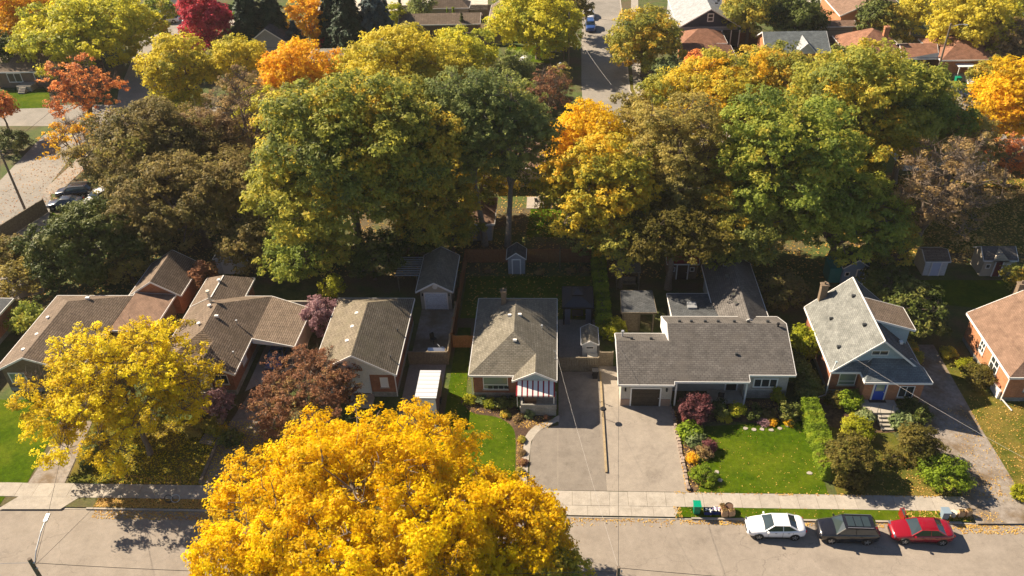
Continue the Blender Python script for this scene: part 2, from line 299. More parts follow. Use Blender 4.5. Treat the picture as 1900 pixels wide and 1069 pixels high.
# ---------------------------------------------------------------- vegetation
LC = dict(
  gold=[(0.38, 0.29, 0.012), (0.86, 0.56, 0.006), (0.93, 0.72, 0.006), (0.93, 0.71, 0.012)],
  locust=[(0.18, 0.16, 0.025), (0.54, 0.39, 0.018), (0.82, 0.58, 0.02), (0.52, 0.40, 0.03)],
  yellowgreen=[(0.20, 0.24, 0.015), (0.42, 0.42, 0.02), (0.60, 0.54, 0.02), (0.36, 0.37, 0.02)],
  yellow=[(0.22, 0.23, 0.02), (0.46, 0.41, 0.025), (0.58, 0.49, 0.025), (0.42, 0.38, 0.02)],
  orange=[(0.44, 0.20, 0.015), (0.72, 0.38, 0.02), (0.82, 0.46, 0.02), (0.55, 0.40, 0.03)],
  rust=[(0.32, 0.11, 0.04), (0.56, 0.22, 0.07), (0.64, 0.30, 0.09), (0.42, 0.16, 0.05)],
  crimson=[(0.22, 0.02, 0.03), (0.45, 0.05, 0.075), (0.55, 0.09, 0.11), (0.42, 0.12, 0.07)],
  olive=[(0.12, 0.15, 0.02), (0.27, 0.28, 0.028), (0.44, 0.38, 0.035), (0.62, 0.38, 0.04)],
  maple=[(0.10, 0.13, 0.018), (0.22, 0.25, 0.026), (0.40, 0.38, 0.03), (0.62, 0.42, 0.045)],
  green=[(0.10, 0.14, 0.015), (0.21, 0.27, 0.022), (0.33, 0.36, 0.03), (0.50, 0.40, 0.035)],
  goldgreen=[(0.16, 0.19, 0.018), (0.36, 0.34, 0.02), (0.60, 0.46, 0.02), (0.72, 0.40, 0.025)],
  golden=[(0.30, 0.22, 0.02), (0.56, 0.40, 0.02), (0.70, 0.46, 0.02), (0.58, 0.30, 0.02)],
  tan=[(0.15, 0.14, 0.025), (0.28, 0.245, 0.04), (0.42, 0.34, 0.06), (0.27, 0.27, 0.03)],
  greygreen=[(0.10, 0.13, 0.045), (0.17, 0.205, 0.07), (0.25, 0.28, 0.085), (0.33, 0.32, 0.075)],
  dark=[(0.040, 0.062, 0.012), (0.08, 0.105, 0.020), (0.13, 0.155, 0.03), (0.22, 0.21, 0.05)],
  darkbrown=[(0.085, 0.085, 0.025), (0.155, 0.135, 0.045), (0.25, 0.19, 0.07), (0.22, 0.22, 0.045)],
  thicket=[(0.085, 0.085, 0.018), (0.16, 0.14, 0.03), (0.25, 0.20, 0.045), (0.17, 0.185, 0.03)],
  brown=[(0.18, 0.13, 0.055), (0.29, 0.21, 0.085), (0.37, 0.26, 0.10), (0.31, 0.26, 0.06)],
  burgundy=[(0.19, 0.095, 0.055), (0.33, 0.165, 0.095), (0.44, 0.23, 0.12), (0.36, 0.27, 0.08)],
  purple=[(0.11, 0.035, 0.04), (0.22, 0.08, 0.085), (0.32, 0.14, 0.14), (0.28, 0.08, 0.07)],
  pink=[(0.26, 0.14, 0.15), (0.42, 0.25, 0.27), (0.54, 0.36, 0.37), (0.36, 0.20, 0.20)],
  spruce=[(0.022, 0.045, 0.02), (0.04, 0.07, 0.033), (0.06, 0.10, 0.05), (0.08, 0.12, 0.055)],
  bluespruce=[(0.04, 0.07, 0.07), (0.07, 0.11, 0.105), (0.11, 0.16, 0.15), (0.14, 0.19, 0.17)],
  lime=[(0.18, 0.22, 0.015), (0.34, 0.36, 0.02), (0.48, 0.47, 0.03), (0.55, 0.50, 0.05)],
  hedge=[(0.12, 0.18, 0.014), (0.20, 0.29, 0.022), (0.30, 0.40, 0.03), (0.40, 0.45, 0.04)],
  palegreen=[(0.14, 0.20, 0.07), (0.24, 0.31, 0.12), (0.34, 0.40, 0.17), (0.36, 0.36, 0.15)],
)
LM = {k: leafmat('leaves_' + k, v, transl=(0.15 if k in ('spruce', 'bluespruce', 'dark') else 0.52), gain=(1.0 if k in ('spruce', 'bluespruce', 'gold', 'hedge', 'lime', 'purple', 'thicket', 'burgundy', 'dark', 'palegreen', 'pink') else 1.38)) for k, v in LC.items()}

def fib_dirs(n, rg, zmin=-0.6):
    i = np.arange(n) + 0.5; z = 1 - (1 - zmin) * i / n; th = i * 2.39996 + rg.uniform(0, 6); r = np.sqrt(np.clip(1 - z * z, 0, 1))
    return np.stack([r * np.cos(th), r * np.sin(th), z], 1)
NLEAF = 0; TALLY = []
def crown_leaves(R, Rz, rg, leaf, dens, lumps, sparse=0.0, zmin=-0.55, drop=0.0, lumpr=0.34, tuft=0.085):
    """leaf clouds on the outside of boughs spread over the crown; returns points, normals, clump value, lump centres"""
    D = fib_dirs(lumps, rg, zmin); D += rg.normal(scale=0.16, size=D.shape); D /= np.linalg.norm(D, axis=1, keepdims=True)
    rad = rg.uniform(0.42, 0.90, (lumps, 1)); C = D * rad * np.array([R, R, Rz])
    nin = max(2, lumps // 5); C = np.concatenate([C, rg.normal(scale=0.28, size=(nin, 3)) * np.array([R, R, Rz])]); nl = len(C)
    lr = lumpr * (R * R * Rz) ** (1 / 3) * rg.uniform(0.5, 1.3, nl)
    # tufts: small sprays of leaves spread over the outside of each bough, with gaps between them
    ts = max(leaf * 2.2, tuft * (R * R * Rz) ** (1 / 3))
    nt_ = np.maximum(5, (dens * 3.4 * lr ** 2 / ts ** 2)).astype(int)
    if sparse: nt_ = np.maximum(2, (nt_ * rg.uniform(1 - sparse, 1, nl)).astype(int))
    ti = np.repeat(np.arange(nl), nt_); m = len(ti); outd = C / (np.linalg.norm(C, axis=1, keepdims=True) + 1e-6)
    v = rg.normal(size=(m, 3)); v /= np.linalg.norm(v, axis=1, keepdims=True); v = v + outd[ti] * 0.45 + np.array([0, 0, 0.22]); v /= np.linalg.norm(v, axis=1, keepdims=True)
    ell = np.stack([lr[ti] * 1.12, lr[ti] * 1.12, lr[ti] * 0.78], 1)
    TC = C[ti] + v * ell * (rg.uniform(0.25, 1.0, (m, 1)) ** 0.5) * rg.uniform(0.9, 1.15, (m, 1)); tr = ts * rg.uniform(0.5, 1.25, m)
    if drop: TC[:, 2] -= drop * rg.uniform(0, 1, m) ** 2 * lr[ti]
    k = np.maximum(3, (5.2 * tr ** 2 / (leaf * leaf))).astype(int); idx = np.repeat(np.arange(m), k); n = len(idx)
    w = rg.normal(size=(n, 3)); w /= np.linalg.norm(w, axis=1, keepdims=True); w = w + v[idx] * 0.5; q = rg.uniform(0.2, 1, (n, 1)) ** 0.5
    P = TC[idx] + w * q * np.stack([tr[idx], tr[idx], tr[idx] * 0.6], 1)
    Nn = w * 0.6 + v[idx] * 0.35 + np.array([0, 0, 0.45]) + rg.normal(scale=0.5, size=(n, 3))
    cv = rg.uniform(0, 1, nl); tv = rg.uniform(0, 1, m); c = np.clip(cv[ti][idx] * 0.72 + tv[idx] * 0.28, 0, 1)
    return P, Nn, c, C, lr
def branches(base, C, lr, r0, rg, fork, twigs=3, tw_r=0.02, wob=0.25):
    """trunk, limbs to each bough and twigs inside them; base at ground, fork height where limbs leave"""
    T = []; L = []
    base = np.array(base, float); hz = fork; pts = [base + np.array([0, 0, -0.15])]
    top = np.array([base[0] * 0.3, base[1] * 0.3, base[2] + hz]); nseg = 4
    for k in range(1, nseg + 1):
        t = k / nseg; p = base * (1 - t) + top * t; p = p + np.array([rg.normal(scale=0.05), rg.normal(scale=0.05), 0]) * r0 * 4; pts.append(p)
    rr = [r0 * 1.35, r0, r0 * 0.92, r0 * 0.86, r0 * 0.8]
    for k in range(nseg): T.append([*pts[k], *pts[k + 1], rr[k], rr[k + 1]])
    top = pts[-1]
    # leader limbs
    nl = min(7, max(3, len(C) // 7)); ang0 = rg.uniform(0, 6.28); lim = []
    ext = np.abs(C).max(axis=0)
    for k in range(nl):
        a = ang0 + 2 * pi * k / nl; tgt = np.array([cos(a) * ext[0] * 0.45, sin(a) * ext[1] * 0.45, rg.uniform(-0.1, 0.45) * ext[2]])
        if k == 0: tgt = np.array([0, 0, ext[2] * 0.6])
        mid = top * 0.5 + tgt * 0.5 + rg.normal(scale=0.06 * ext[0], size=3)
        L.append([*top, *mid, r0 * 0.75, r0 * 0.52]); L.append([*mid, *tgt, r0 * 0.52, r0 * 0.26]); lim += [(top * 0.4 + mid * 0.6, r0 * 0.4), (mid, r0 * 0.36), (mid * 0.5 + tgt * 0.5, r0 * 0.28), (tgt, r0 * 0.18)]
    LP = np.array([l[0] for l in lim]); LR = [l[1] for l in lim]
    for i, c in enumerate(C):
        d = np.linalg.norm(LP - c, axis=1) + 0.6 * np.maximum(0, LP[:, 2] - c[2]); j = int(np.argmin(d)); s = LP[j]; rs = min(LR[j], r0 * 0.27)
        mid = (s + c) / 2 + rg.normal(scale=0.08 * (np.linalg.norm(c - s) + .1), size=3) + np.array([0, 0, 0.05 * np.linalg.norm(c - s)])
        L.append([*s, *mid, rs, rs * 0.6]); L.append([*mid, *c, rs * 0.6, rs * 0.3])
        for q in range(twigs):
            v = rg.normal(size=3); v[2] = abs(v[2]) * 0.9; v /= np.linalg.norm(v); s2 = c if q % 2 else (mid * 0.3 + c * 0.7)
            e = s2 + v * lr[i] * rg.uniform(0.6, 1.1); m2 = (s2 + e) / 2 + rg.normal(scale=0.12 * lr[i], size=3)
            L.append([*s2, *m2, rs * 0.4 + tw_r * .5, tw_r]); L.append([*m2, *e, tw_r, tw_r * 0.5])
            if twigs > 5:
                for w in range(3):
                    v2 = v + rg.normal(scale=0.6, size=3); v2[2] += .3; e2 = m2 + v2 * lr[i] * rg.uniform(0.25, 0.6); L.append([*m2, *e2, tw_r * 0.8, tw_r * 0.35])
    return T, L
SEED = [100]
def tree(name, label, cat, cx, cy, w, h, zc, col, group=None, leaf=0.3, dens=1.0, lumps=40, sparse=0.0, barkm=None, trunk=None, drop=0.0, twigs=3, lean=(0, 0), lumpr=0.34, kind=None, rzf=None, zmin=-0.55, minb=0.4, high=False, tuft=0.085):
    """crown whose outline stands where the sight lines through (cx,cy) meet height zc"""
    global NLEAF
    SEED[0] += 1; rg = np.random.default_rng(SEED[0])
    z_in = zc
    for _ in range(8):
        x, y = G(cx, cy, zc); s = pxm(x, y, zc); R = w / 2 / s; dist = sqrt(x * x + y * y); dip = atan2(CAM_H - zc, dist)
        q = (h / 2 / s) ** 2 - (R * sin(dip)) ** 2; Rz = sqrt(max(q, (0.45 * R) ** 2 * cos(dip) ** 2)) / cos(dip)
        if rzf: Rz = R * rzf
        Rz = min(Rz, 1.7 * R if not rzf else 99)
        if high or zc <= Rz + 1.6: break
        zc = max(Rz + 1.6, min(z_in, zc * .8 + .2 * (Rz + 1.6)))
    Rz = min(Rz, max(zc - minb, 0.5))
    root = empty(name, (x, y, 0), label, cat, group)
    if 0.24 <= leaf: leaf *= 0.88
    P, Nn, c, C, lr = crown_leaves(R, Rz, rg, leaf, dens * 0.92, int(lumps * 1.15), sparse, zmin, drop, lumpr, tuft)
    off = np.array([0, 0, zc])
    P = P + off; P[:, 2] = np.maximum(P[:, 2], 0.1)
    V = leaf_quads(P, Nn, leaf, rg); n = len(V); NLEAF += n
    quads_mesh('crown', V, LM[col], {'r': rg.uniform(0, 1, n), 'c': c}, root)
    if TALLY is not None: TALLY.append((n, label))
    if trunk is None: trunk = 0.035 * R + 0.022 * zc
    base = np.array([lean[0], lean[1], -zc]); fork = max(zc - Rz * 0.75, zc * 0.35)
    T, L = branches(base, C, lr, trunk, rg, min(fork, zc * 0.8), twigs, tw_r=0.018 + 0.0012 * R)
    bm_ = barkm or bark
    def up(S): S = np.array(S); S[:, 2] += zc; S[:, 5] += zc; return S
    T, L = up(T), up(L)
    quads_mesh('trunk', tube_quads(T, 9), bm_, parent=root, smooth=True)
    quads_mesh('branches', tube_quads(L, 4), bm_, parent=root)
    return root, (x, y, R, Rz)
def conifer(name, label, cat, cx, cy, w, h, col, group=None, base_frac=0.04, leaf=0.35):
    """cone of drooping tiers; (cx,cy) is the middle of its outline"""
    global NLEAF
    SEED[0] += 1; rg = np.random.default_rng(SEED[0])
    # find the height from the outline: iterate on the foot
    zc = 5.0
    for _ in range(20):
        x, y = G(cx, cy, zc); s = pxm(x, y, zc); dip = atan2(CAM_H - zc, sqrt(x * x + y * y)); H = max(2.0, (h / s - 0.5 * w / s * sin(dip)) / cos(dip)); zc = H / 2
    R = w / 2 / s; root = empty(name, (x, y, 0), label, cat, group)
    nt_ = int(max(8, H / 0.55)); P = []; Nn = []; cc = []; L = []
    for k in range(nt_):
        t = k / nt_; z = H * (base_frac + (1 - base_frac) * t); r = R * (1 - t) ** 0.85 * rg.uniform(0.85, 1.1); nb = max(5, int(12 * (1 - t) + 4)); a0 = rg.uniform(0, 6.28)
        for j in range(nb):
            a = a0 + 2 * pi * j / nb + rg.normal(scale=0.12); rb = r * rg.uniform(0.7, 1.12); nn = int(max(8, 9 * rb * 1.0 / (leaf * leaf) * 0.6))
            u = rg.uniform(0.15, 1, nn) ** 0.7; wd = 0.28 * rb * (1.1 - u) + .1; off = rg.normal(size=nn) * wd * 0.6
            px_ = cos(a) * u * rb - sin(a) * off; py_ = sin(a) * u * rb + cos(a) * off; pz = z - 0.28 * rb * u ** 1.6 + rg.normal(size=nn) * 0.10 + 0.12 * rb
            P.append(np.stack([px_, py_, pz], 1)); Nn.append(np.stack([cos(a) * .5 + rg.normal(size=nn) * .35, sin(a) * .5 + rg.normal(size=nn) * .35, np.full(nn, .8)], 1)); cc.append(np.full(nn, rg.uniform(0, 1)))
            L.append([0, 0, z, cos(a) * rb * .9, sin(a) * rb * .9, z - 0.2 * rb, 0.035, 0.012])
    P = np.concatenate(P); Nn = np.concatenate(Nn); cc = np.concatenate(cc); V = leaf_quads(P, Nn, leaf, rg, 2.4); n = len(V); NLEAF += n
    quads_mesh('crown', V, LM[col], {'r': rg.uniform(0, 1, n), 'c': cc}, root)
    quads_mesh('trunk', tube_quads([[0, 0, -0.1, 0, 0, H * .97, 0.03 * H * .6 + .05, 0.02]], 7), bark, parent=root, smooth=True)
    quads_mesh('branches', tube_quads(L, 3), bark, parent=root)
    return root
def shrub(name, label, cat, x, y, R, H, col, group=None, leaf=0.12, dens=1.3, lumps=14, z0=0.0, stems=True, lumpr=0.42, twigs=2, sparse=0):
    global NLEAF
    SEED[0] += 1; rg = np.random.default_rng(SEED[0]); root = empty(name, (x, y, z0), label, cat, group)
    P, Nn, c, C, lr = crown_leaves(R, H / 2, rg, leaf, dens, lumps, sparse, -0.7, 0, lumpr, 0.16)
    off = np.array([0, 0, H / 2]); P = P + off; P[:, 2] = np.maximum(P[:, 2], 0.03); V = leaf_quads(P, Nn, leaf, rg); n = len(V); NLEAF += n
    quads_mesh('foliage', V, LM[col], {'r': rg.uniform(0, 1, n), 'c': c}, root)
    if stems:
        S = []
        for cc_ in C:
            b0 = rg.normal(scale=0.08, size=3) * R; b0[2] = -0.05; e = cc_ + off; m = (b0 + e) / 2 + rg.normal(scale=.06, size=3) * R; S.append([*b0, *m, 0.02 + .01 * R, 0.015]); S.append([*m, *e, 0.015, 0.008])
            for _ in range(twigs):
                v = rg.normal(size=3); v[2] = abs(v[2]); S.append([*m, *(e + v * 0.25 * R), 0.01, 0.005])
        quads_mesh('stems', tube_quads(S, 4), bark, parent=root)
    return root
def hedge(name, label, p0, p1, width, H, col='hedge', group=None, leaf=0.13, cat='hedge', dens=1.5, taper=0.06):
    global NLEAF
    SEED[0] += 1; rg = np.random.default_rng(SEED[0]); p0 = np.array(p0); p1 = np.array(p1); L = float(np.linalg.norm(p1 - p0)); d = (p1 - p0) / L
    root = empty(name, (p0[0], p0[1], 0), label, cat, group); nn = np.array([-d[1], d[0]])
    area = 2 * L * H + L * width + 2 * width * H; n = int(dens * area / (leaf * leaf * 0.5)); 
    sel = rg.uniform(0, area, n); u = rg.uniform(0, L, n); v = rg.uniform(-width / 2, width / 2, n); z = rg.uniform(0.02, H, n); N3 = np.zeros((n, 3))
    top = sel < L * width; side = (sel >= L * width) & (sel < L * width + 2 * L * H); end = ~(top | side)
    z[top] = H; N3[top] = (0, 0, 1); sg = np.where(rg.uniform(size=n) < .5, -1, 1); v[side] = sg[side] * width / 2; N3[side] = np.stack([nn[0] * sg[side], nn[1] * sg[side], np.zeros(side.sum())], 1)
    u[end] = np.where(sg[end] < 0, 0, L); N3[end] = np.stack([d[0] * sg[end], d[1] * sg[end], np.zeros(end.sum())], 1)
    wob = 0.04 * np.sin(u * 3.1 + 1) + 0.03 * np.sin(u * 7.3 + z * 4) + 0.03 * np.sin(v * 6 + u * 2); dep = rg.uniform(0, 1, n) ** 2 * 0.22
    P = np.stack([d[0] * u + nn[0] * v * (1 - taper * z), d[1] * u + nn[1] * v * (1 - taper * z), z], 1) + N3 * (wob - dep)[:, None] + rg.normal(scale=.05, size=(n, 3)); P[:, 2] = np.maximum(P[:, 2], .02)
    V = leaf_quads(P, N3 * .7 + np.array([0, 0, .4]) + rg.normal(scale=.55, size=(n, 3)), leaf, rg); NLEAF += n
    c = 0.5 + 0.5 * np.sin(u * 1.7) * np.sin(z * 3 + u * 4.1); quads_mesh('foliage', V, LM[col], {'r': rg.uniform(0, 1, n), 'c': c}, root)
    S = []
    for k in range(int(L / 0.3)):
        a = d * (k * .3 + .15); b0 = [a[0], a[1], -.05]
        for q in range(5): S.append([*b0, a[0] + nn[0] * rg.uniform(-.4, .4) * width + rg.normal() * .1, a[1] + nn[1] * rg.uniform(-.4, .4) * width + rg.normal() * .1, H * rg.uniform(.6, .95), .02, .006])
    quads_mesh('stems', tube_quads(S, 3), bark, parent=root)
    return root
def scatter(name, label, polys, n, size, mats, z=0.02, seed=1, kind='stuff', falloff=None):
    """fallen leaves lying on the ground inside rectangles (x0,x1,y0,y1,weight)"""
    rg = np.random.default_rng(seed); wts = np.array([p[4] * abs(p[1] - p[0]) * abs(p[3] - p[2]) for p in polys]); ns = (n * wts / wts.sum()).astype(int); P = []
    for p, k in zip(polys, ns): P.append(np.stack([rg.uniform(p[0], p[1], k), rg.uniform(p[2], p[3], k), np.full(k, (p[5] if len(p) > 5 else z)) + rg.uniform(0, .02, k)], 1))
    P = np.concatenate(P); n = len(P); V = leaf_quads(P, np.array([0, 0, 1.]) + rg.normal(scale=.3, size=(n, 3)), size, rg, 1.3)
    o = quads_mesh(name, V, mats, {'r': rg.uniform(0, 1, n), 'c': rg.uniform(0, 1, n)}); o['kind'] = kind; o['label'] = label
    return o
# ---------------------------------------------------------------- the setting
e = sheet('terrain', [(-420, -310), (420, -310), (420, 620), (-420, 620)], -0.32, lawn_y, 'wide grassy land under the whole neighbourhood')
YK = 42.78      # face of the kerb
YS0, YS1 = 43.95, 45.42
def slabbox(name, x0, x1, y0, y1, z0, z1, mat, label=None):
    b = B(); b.box(x0, y0, z0, x1, y1, z1); o = b.build(name, mat); o['kind'] = 'structure'
    if label: o['label'] = label
    return o
slabbox('ground', -400, 400, YK + 0.16, 600, -0.3, -0.004, lawn_d, 'shaded yard ground between and behind the houses')
slabbox('road', -400, 400, 32.6, YK, -0.3, -0.11, asphalt, 'pale worn asphalt street along the bottom of the photo')
slabbox('verge', -400, 400, -300, 32.5, -0.3, 0.0, lawn_g, 'grass on the near side of the street')
# kerb stones, dropped where the drives cross
kerb = empty('kerb', (0, YK, 0), 'concrete kerb along the far edge of the street', None, None, 'structure')
drops = [(-46.2, -38.9), (-13.5, 9.35), (32.4, 40.6)]
x = -70.0; meshes = {}
while x < 62:
    x1 = x + 2.6; mid = (x + x1) / 2; low = any(a < mid < b_ for a, b_ in drops); key = low
    if key not in meshes:
        b = B(); t = 0.0 if not low else -0.085
        b.box(-1.295, 0, -0.28, 1.295, 0.155, t + 0.005); o = b.build('kerb_stone', concrete, kerb); meshes[key] = o.data
    else: o = bpy.data.objects.new('kerb_stone', meshes[key]); COL.objects.link(o); o.parent = kerb
    o.location = (mid, 0.0 + random.uniform(-.006, .006), random.uniform(-.006, .004)); x = x1
# pavement slabs
sw = empty('sidewalk', (0, YS0, 0), 'pale concrete sidewalk of square slabs beside the street', None, None, 'structure')
b = B(); b.box(-0.745, 0, -0.1, 0.745, YS1 - YS0, 0.022); o = b.build('slab', concrete, sw); sm = o.data; x = -69.0; o.location = (x, 0, 0)
while x < 62:
    x += 1.51; o = bpy.data.objects.new('slab', sm); COL.objects.link(o); o.parent = sw; o.location = (x, random.uniform(-.008, .008), random.uniform(-.006, .004)); o.rotation_euler = (random.uniform(-.003, .003), random.uniform(-.003, .003), 0)
b = B(); b.box(-400, YS0 + .03, -.2, -70, YS1, .015); b.box(63, YS0 + .03, -.2, 400, YS1, .015); o = b.build('sidewalk', concrete); tag(o, 'sidewalk running on beyond the frame', kind='structure')
# front lawns
ZL = 0.016
def px(*p): return [G(a, b_) for a, b_ in p]
sheet('lawn', px((-260, 740), (100, 742), (118, 770), (50, 897), (-260, 893)), ZL, lawn_g, 'bright green lawn left of the leftmost drive')
sheet('lawn', px((178, 770), (400, 780), (408, 815), (372, 900), (125, 894)), ZL, lawn_y, 'leaf-strewn lawn under the thin yellow tree')
sheet('lawn', [(-10.35, 45.46), (-3.35, 45.46), (-3.3, 51.0), (-3.6, 52.6), (-5.0, 53.9), (-7.2, 54.6), (-8.4, 55.6), (-8.6, 57.0), (-9.0, 67), (-10.35, 67)], ZL, lawn_g, 'mown green lawn left of the central bungalow drive')
sheet('lawn', [(11.6, 45.46), (21.9, 45.46), (22.0, 53.8), (13.2, 53.0), (11.7, 50)], ZL, lawn_g, 'sunny green lawn before the long grey-roofed ranch house')
sheet('lawn', [(22.6, 45.46), (31.9, 45.46), (29.8, 50), (29.0, 53.3), (22.6, 53.3)], ZL, lawn_y, 'patchy lawn before the house with the blue door')
sheet('lawn', [(36.9, 45.46), (64, 45.46), (64, 57), (39.6, 57), (38.5, 63.5), (35.6, 63.5)], ZL, lawn_y, 'yellowing lawn beside the brick house at the right edge')
sheet('lawn', [(-10.3, 68.6), (4.0, 68.6), (3.8, 76.4), (-10.3, 76.4)], ZL, lawn_g, 'dappled back lawn of the central bungalow')
sheet('lawn', px((985, 388), (1040, 388), (1048, 440), (975, 440)), ZL, lawn_g, 'sunlit patch of grass beyond the back fence')
sheet('lawn', px((1700, 520), (1900, 520), (1900, 580), (1690, 560)), ZL, lawn_g, 'shaded grass by the small sheds')
sheet('lawn', px((1130 + 500, 330), (1900, 330), (1900, 470), (1640, 470)), ZL, lawn_y, 'leaf-covered grass beneath the bare-limbed tree')
sheet('lawn', px((20, 420), (100, 395), (150, 440), (30, 460)), ZL, lawn_g, 'small bright lawn behind the olive board fence')
sheet('boulevard', [(-38.3, YK + .17), (-24, YK + .17), (-24, YS0 - .02), (-38.3, YS0 - .02)], ZL, lawn_y, 'strip of grass between sidewalk and kerb under fallen leaves')
sheet('boulevard', [(9.6, YK + .17), (32.2, YK + .17), (32.2, YS0 - .02), (9.6, YS0 - .02)], ZL, lawn_g, 'strip of grass beside the three parked cars')
sheet('boulevard', [(-60, YK + .17), (-46.3, YK + .17), (-46.3, YS0 - .02), (-60, YS0 - .02)], ZL, lawn_g, 'strip of grass at the lower left corner')
# mulch beds
sheet('flower_bed', curved([(-8.4, 56.2), (-8.5, 55.2), (-7.5, 54.3), (-5.6, 53.9), (-4.3, 53.0), (-3.7, 51.4), (-3.55, 47.0), (-3.5, 45.6), (-2.95, 45.6), (-2.95, 50.6), (-2.3, 52.4), (-.8, 53.3), (-.5, 56.1)], 4), 0.024, mulch, 'mulched flower bed curving round the bungalow lawn')
sheet('flower_bed', curved([(10.55, 45.6), (10.5, 49), (10.4, 55.2), (14, 56.4), (20.6, 56.4), (21.2, 54.6), (18.5, 53.5), (14.0, 53.6), (12.6, 52.2), (11.8, 49), (11.6, 46)], 4), 0.022, mulch, 'planted bed between the wide drive and the ranch lawn')
sheet('flower_bed', curved([(23.5, 57), (27, 55.4), (33, 56.4), (33.2, 54.4), (29.9, 52.6), (25.5, 52.6), (23.3, 54)], 4), 0.022, mulch, 'planted bed under the front windows of the house with the blue door')
# drives
sheet('driveway', [(-2.35, 45.46), (4.05, 45.46), (4.05, 60.2), (0.1, 60.2), (0.1, 52.9), (-1.0, 52.6), (-1.75, 52.1), (-2.15, 51.3), (-2.35, 50.2)], 0.028, drive_a, 'asphalt drive of the central bungalow')
bb = curved([(-2.95, 45.46), (-2.95, 50.3), (-2.7, 51.8), (-1.9, 52.9), (-0.7, 53.5), (0.1, 53.6)], 5)[:-5]
inn = curved([(-2.35, 45.46), (-2.35, 50.2), (-2.12, 51.3), (-1.6, 52.2), (-.8, 52.72), (0.1, 52.85)], 5)[:-5]
b = B(); m_ = min(len(bb), len(inn))
for k in range(m_ - 1):
    b.poly([(bb[k][0], bb[k][1], .034), (inn[k][0], inn[k][1], .034), (inn[k + 1][0], inn[k + 1][1], .034), (bb[k + 1][0], bb[k + 1][1], .034)][::1])
o = b.build('path', concrete); tag(o, 'curved concrete strip edging the bungalow drive', kind='structure')
b = B(); b.box(0.03, 45.5, .029, 0.07, 52.8, .033); o = b.build('path', drive_c); tag(o, 'joint line in the asphalt drive', kind='structure')
sheet('driveway', [(4.06, 45.46), (10.75, 45.46), (10.45, 55.9), (5.74, 55.9), (5.74, 61), (4.06, 61)], 0.024, drive_c, 'wide pale concrete drive before the garage')
sheet('driveway', [(-13.5, YK + .16), (9.35, YK + .16), (9.8, YS0 - .02), (-14.5, YS0 - .02)], 0.016, concrete, 'concrete crossing between sidewalk and kerb at the two drives')
for k in range(8):
    xx = -4.6 + k * 1.75; b = B(); b.box(xx, YK + .2, .015, xx + .03, YS0 - .03, .0195); o = b.build('joint', drive_a); tag(o, 'joint in the concrete crossing', kind='structure')
sheet('driveway', px((128, 782), (172, 782), (120, 897), (52, 897)), 0.026, gravel, 'pinkish asphalt drive between the two left lawns')
sheet('driveway', px((35, 921), (150, 921), (112, 945), (-5, 945)), 0.016, concrete, 'concrete crossing of the leftmost drive')
sheet('driveway', [(-29.9, 57), (-25.6, 61), (-25.6, 68), (-29.9, 68)], 0.02, concrete, 'carport floor')
sheet('driveway', px((408, 812), (470, 720), (520, 760), (450, 900), (372, 900)), 0.026, gravel, 'leafy drive beside the dark railway sleeper')
sheet('driveway', [(-14.6, 52), (-10.95, 52), (-10.95, 61), (-14.6, 61)], 0.026, asphaltf, 'shaded drive with the white trailer')
sheet('driveway', [(-14.6, 61), (-10.95, 61), (-10.95, 70.3), (-14.6, 70.3)], 0.02, gravel, 'patio before the small white-doored garage')
sheet('driveway', px((1688, 640), (1732, 640), (1823, 800), (1900, 925), (1900, 972), (1812, 972), (1788, 925), (1690, 745)), 0.026, gravel, 'long gravel drive at the right')
sheet('patio', [(.1, 60.3), (4.2, 60.3), (4.2, 68.4), (.1, 68.4)], 0.02, asphaltf, 'shaded patio by the black gazebo')
# timber kerb between the two drives
o = (lambda b: (b.box(4.02, 47.4, 0, 4.2, 60.1, .16), b.build('timber_edging', wood_t))[1])(B()); tag(o, 'low pale timber edging between the two central drives', 'edging')
o = (lambda b: (b.beam((*G(408, 815), .14), (*G(372, 898), .14), .26, .28), b.build('railway_sleeper', bark))[1])(B()); tag(o, 'dark timber sleeper edging the leafy lawn beside the left drive', 'edging')
# roads beyond
def road(name, pts, w, mat, label, z=0.012): 
    P = [np.array(p) for p in pts]; b = B()
    for i in range(len(P) - 1):
        d = P[i + 1] - P[i]; n = vnorm(np.array([-d[1], d[0]])) * w / 2
        if i == 0: a0, a1 = P[0] + n, P[0] - n
        else: a0, a1 = b0, b1
        if i < len(P) - 2:
            d2 = P[i + 2] - P[i + 1]; n2 = vnorm(np.array([-d2[1], d2[0]])) * w / 2; nn = (n + n2) / 2
        else: nn = n
        b0, b1 = P[i + 1] + nn, P[i + 1] - nn
        b.poly([(*a1, z), (*b1, z), (*b0, z), (*a0, z)])
    o = b.build(name, mat); tag(o, label, kind='structure'); return o
road('side_street', [G(1130, 222), G(1122, 150), (8.3, 150), (9.3, 181), (10.3, 300)], 7.9, asphaltf, 'straight side street running away in the top centre', .0152)
road('side_street', [(-150, 124.5), (-68, 122.5), (8, 114.5), (60, 112), (160, 110)], 8.5, asphaltf, 'back street crossing behind the tall trees', .012)
road('side_street', [G(10, 560), G(40, 345), G(120, 255), G(225, 205)], 8.0, asphaltf, 'leaf-littered street at the left edge', .0192)
road('side_street', [(-69, 124.5), G(262, 165), G(300, 60), (-86, 260)], 7.5, asphaltf, 'street leading away at the upper left', .0232)
road('path', [G(90, 360), G(150, 305), G(170, 280)], 2.6, drive_c, 'pale path beside the left street', .03)
road('sidewalk', [G(1206, 208), G(1184, 165), G(1178, 95), (16.5, 181), (17.5, 300)], 1.5, concrete, 'narrow sidewalk beside the far side street', .028)
road('kerb', [G(1184, 196), G(1168, 168), (12.5, 150), (13.4, 181), (14.4, 300)], .28, concrete, 'pale kerb of the far side street', .04)
sheet('lawn', px((1168, 150), (1180, 150), (1192, 195), (1172, 175)), .02, lawn_y, 'grass strip by the far side street')
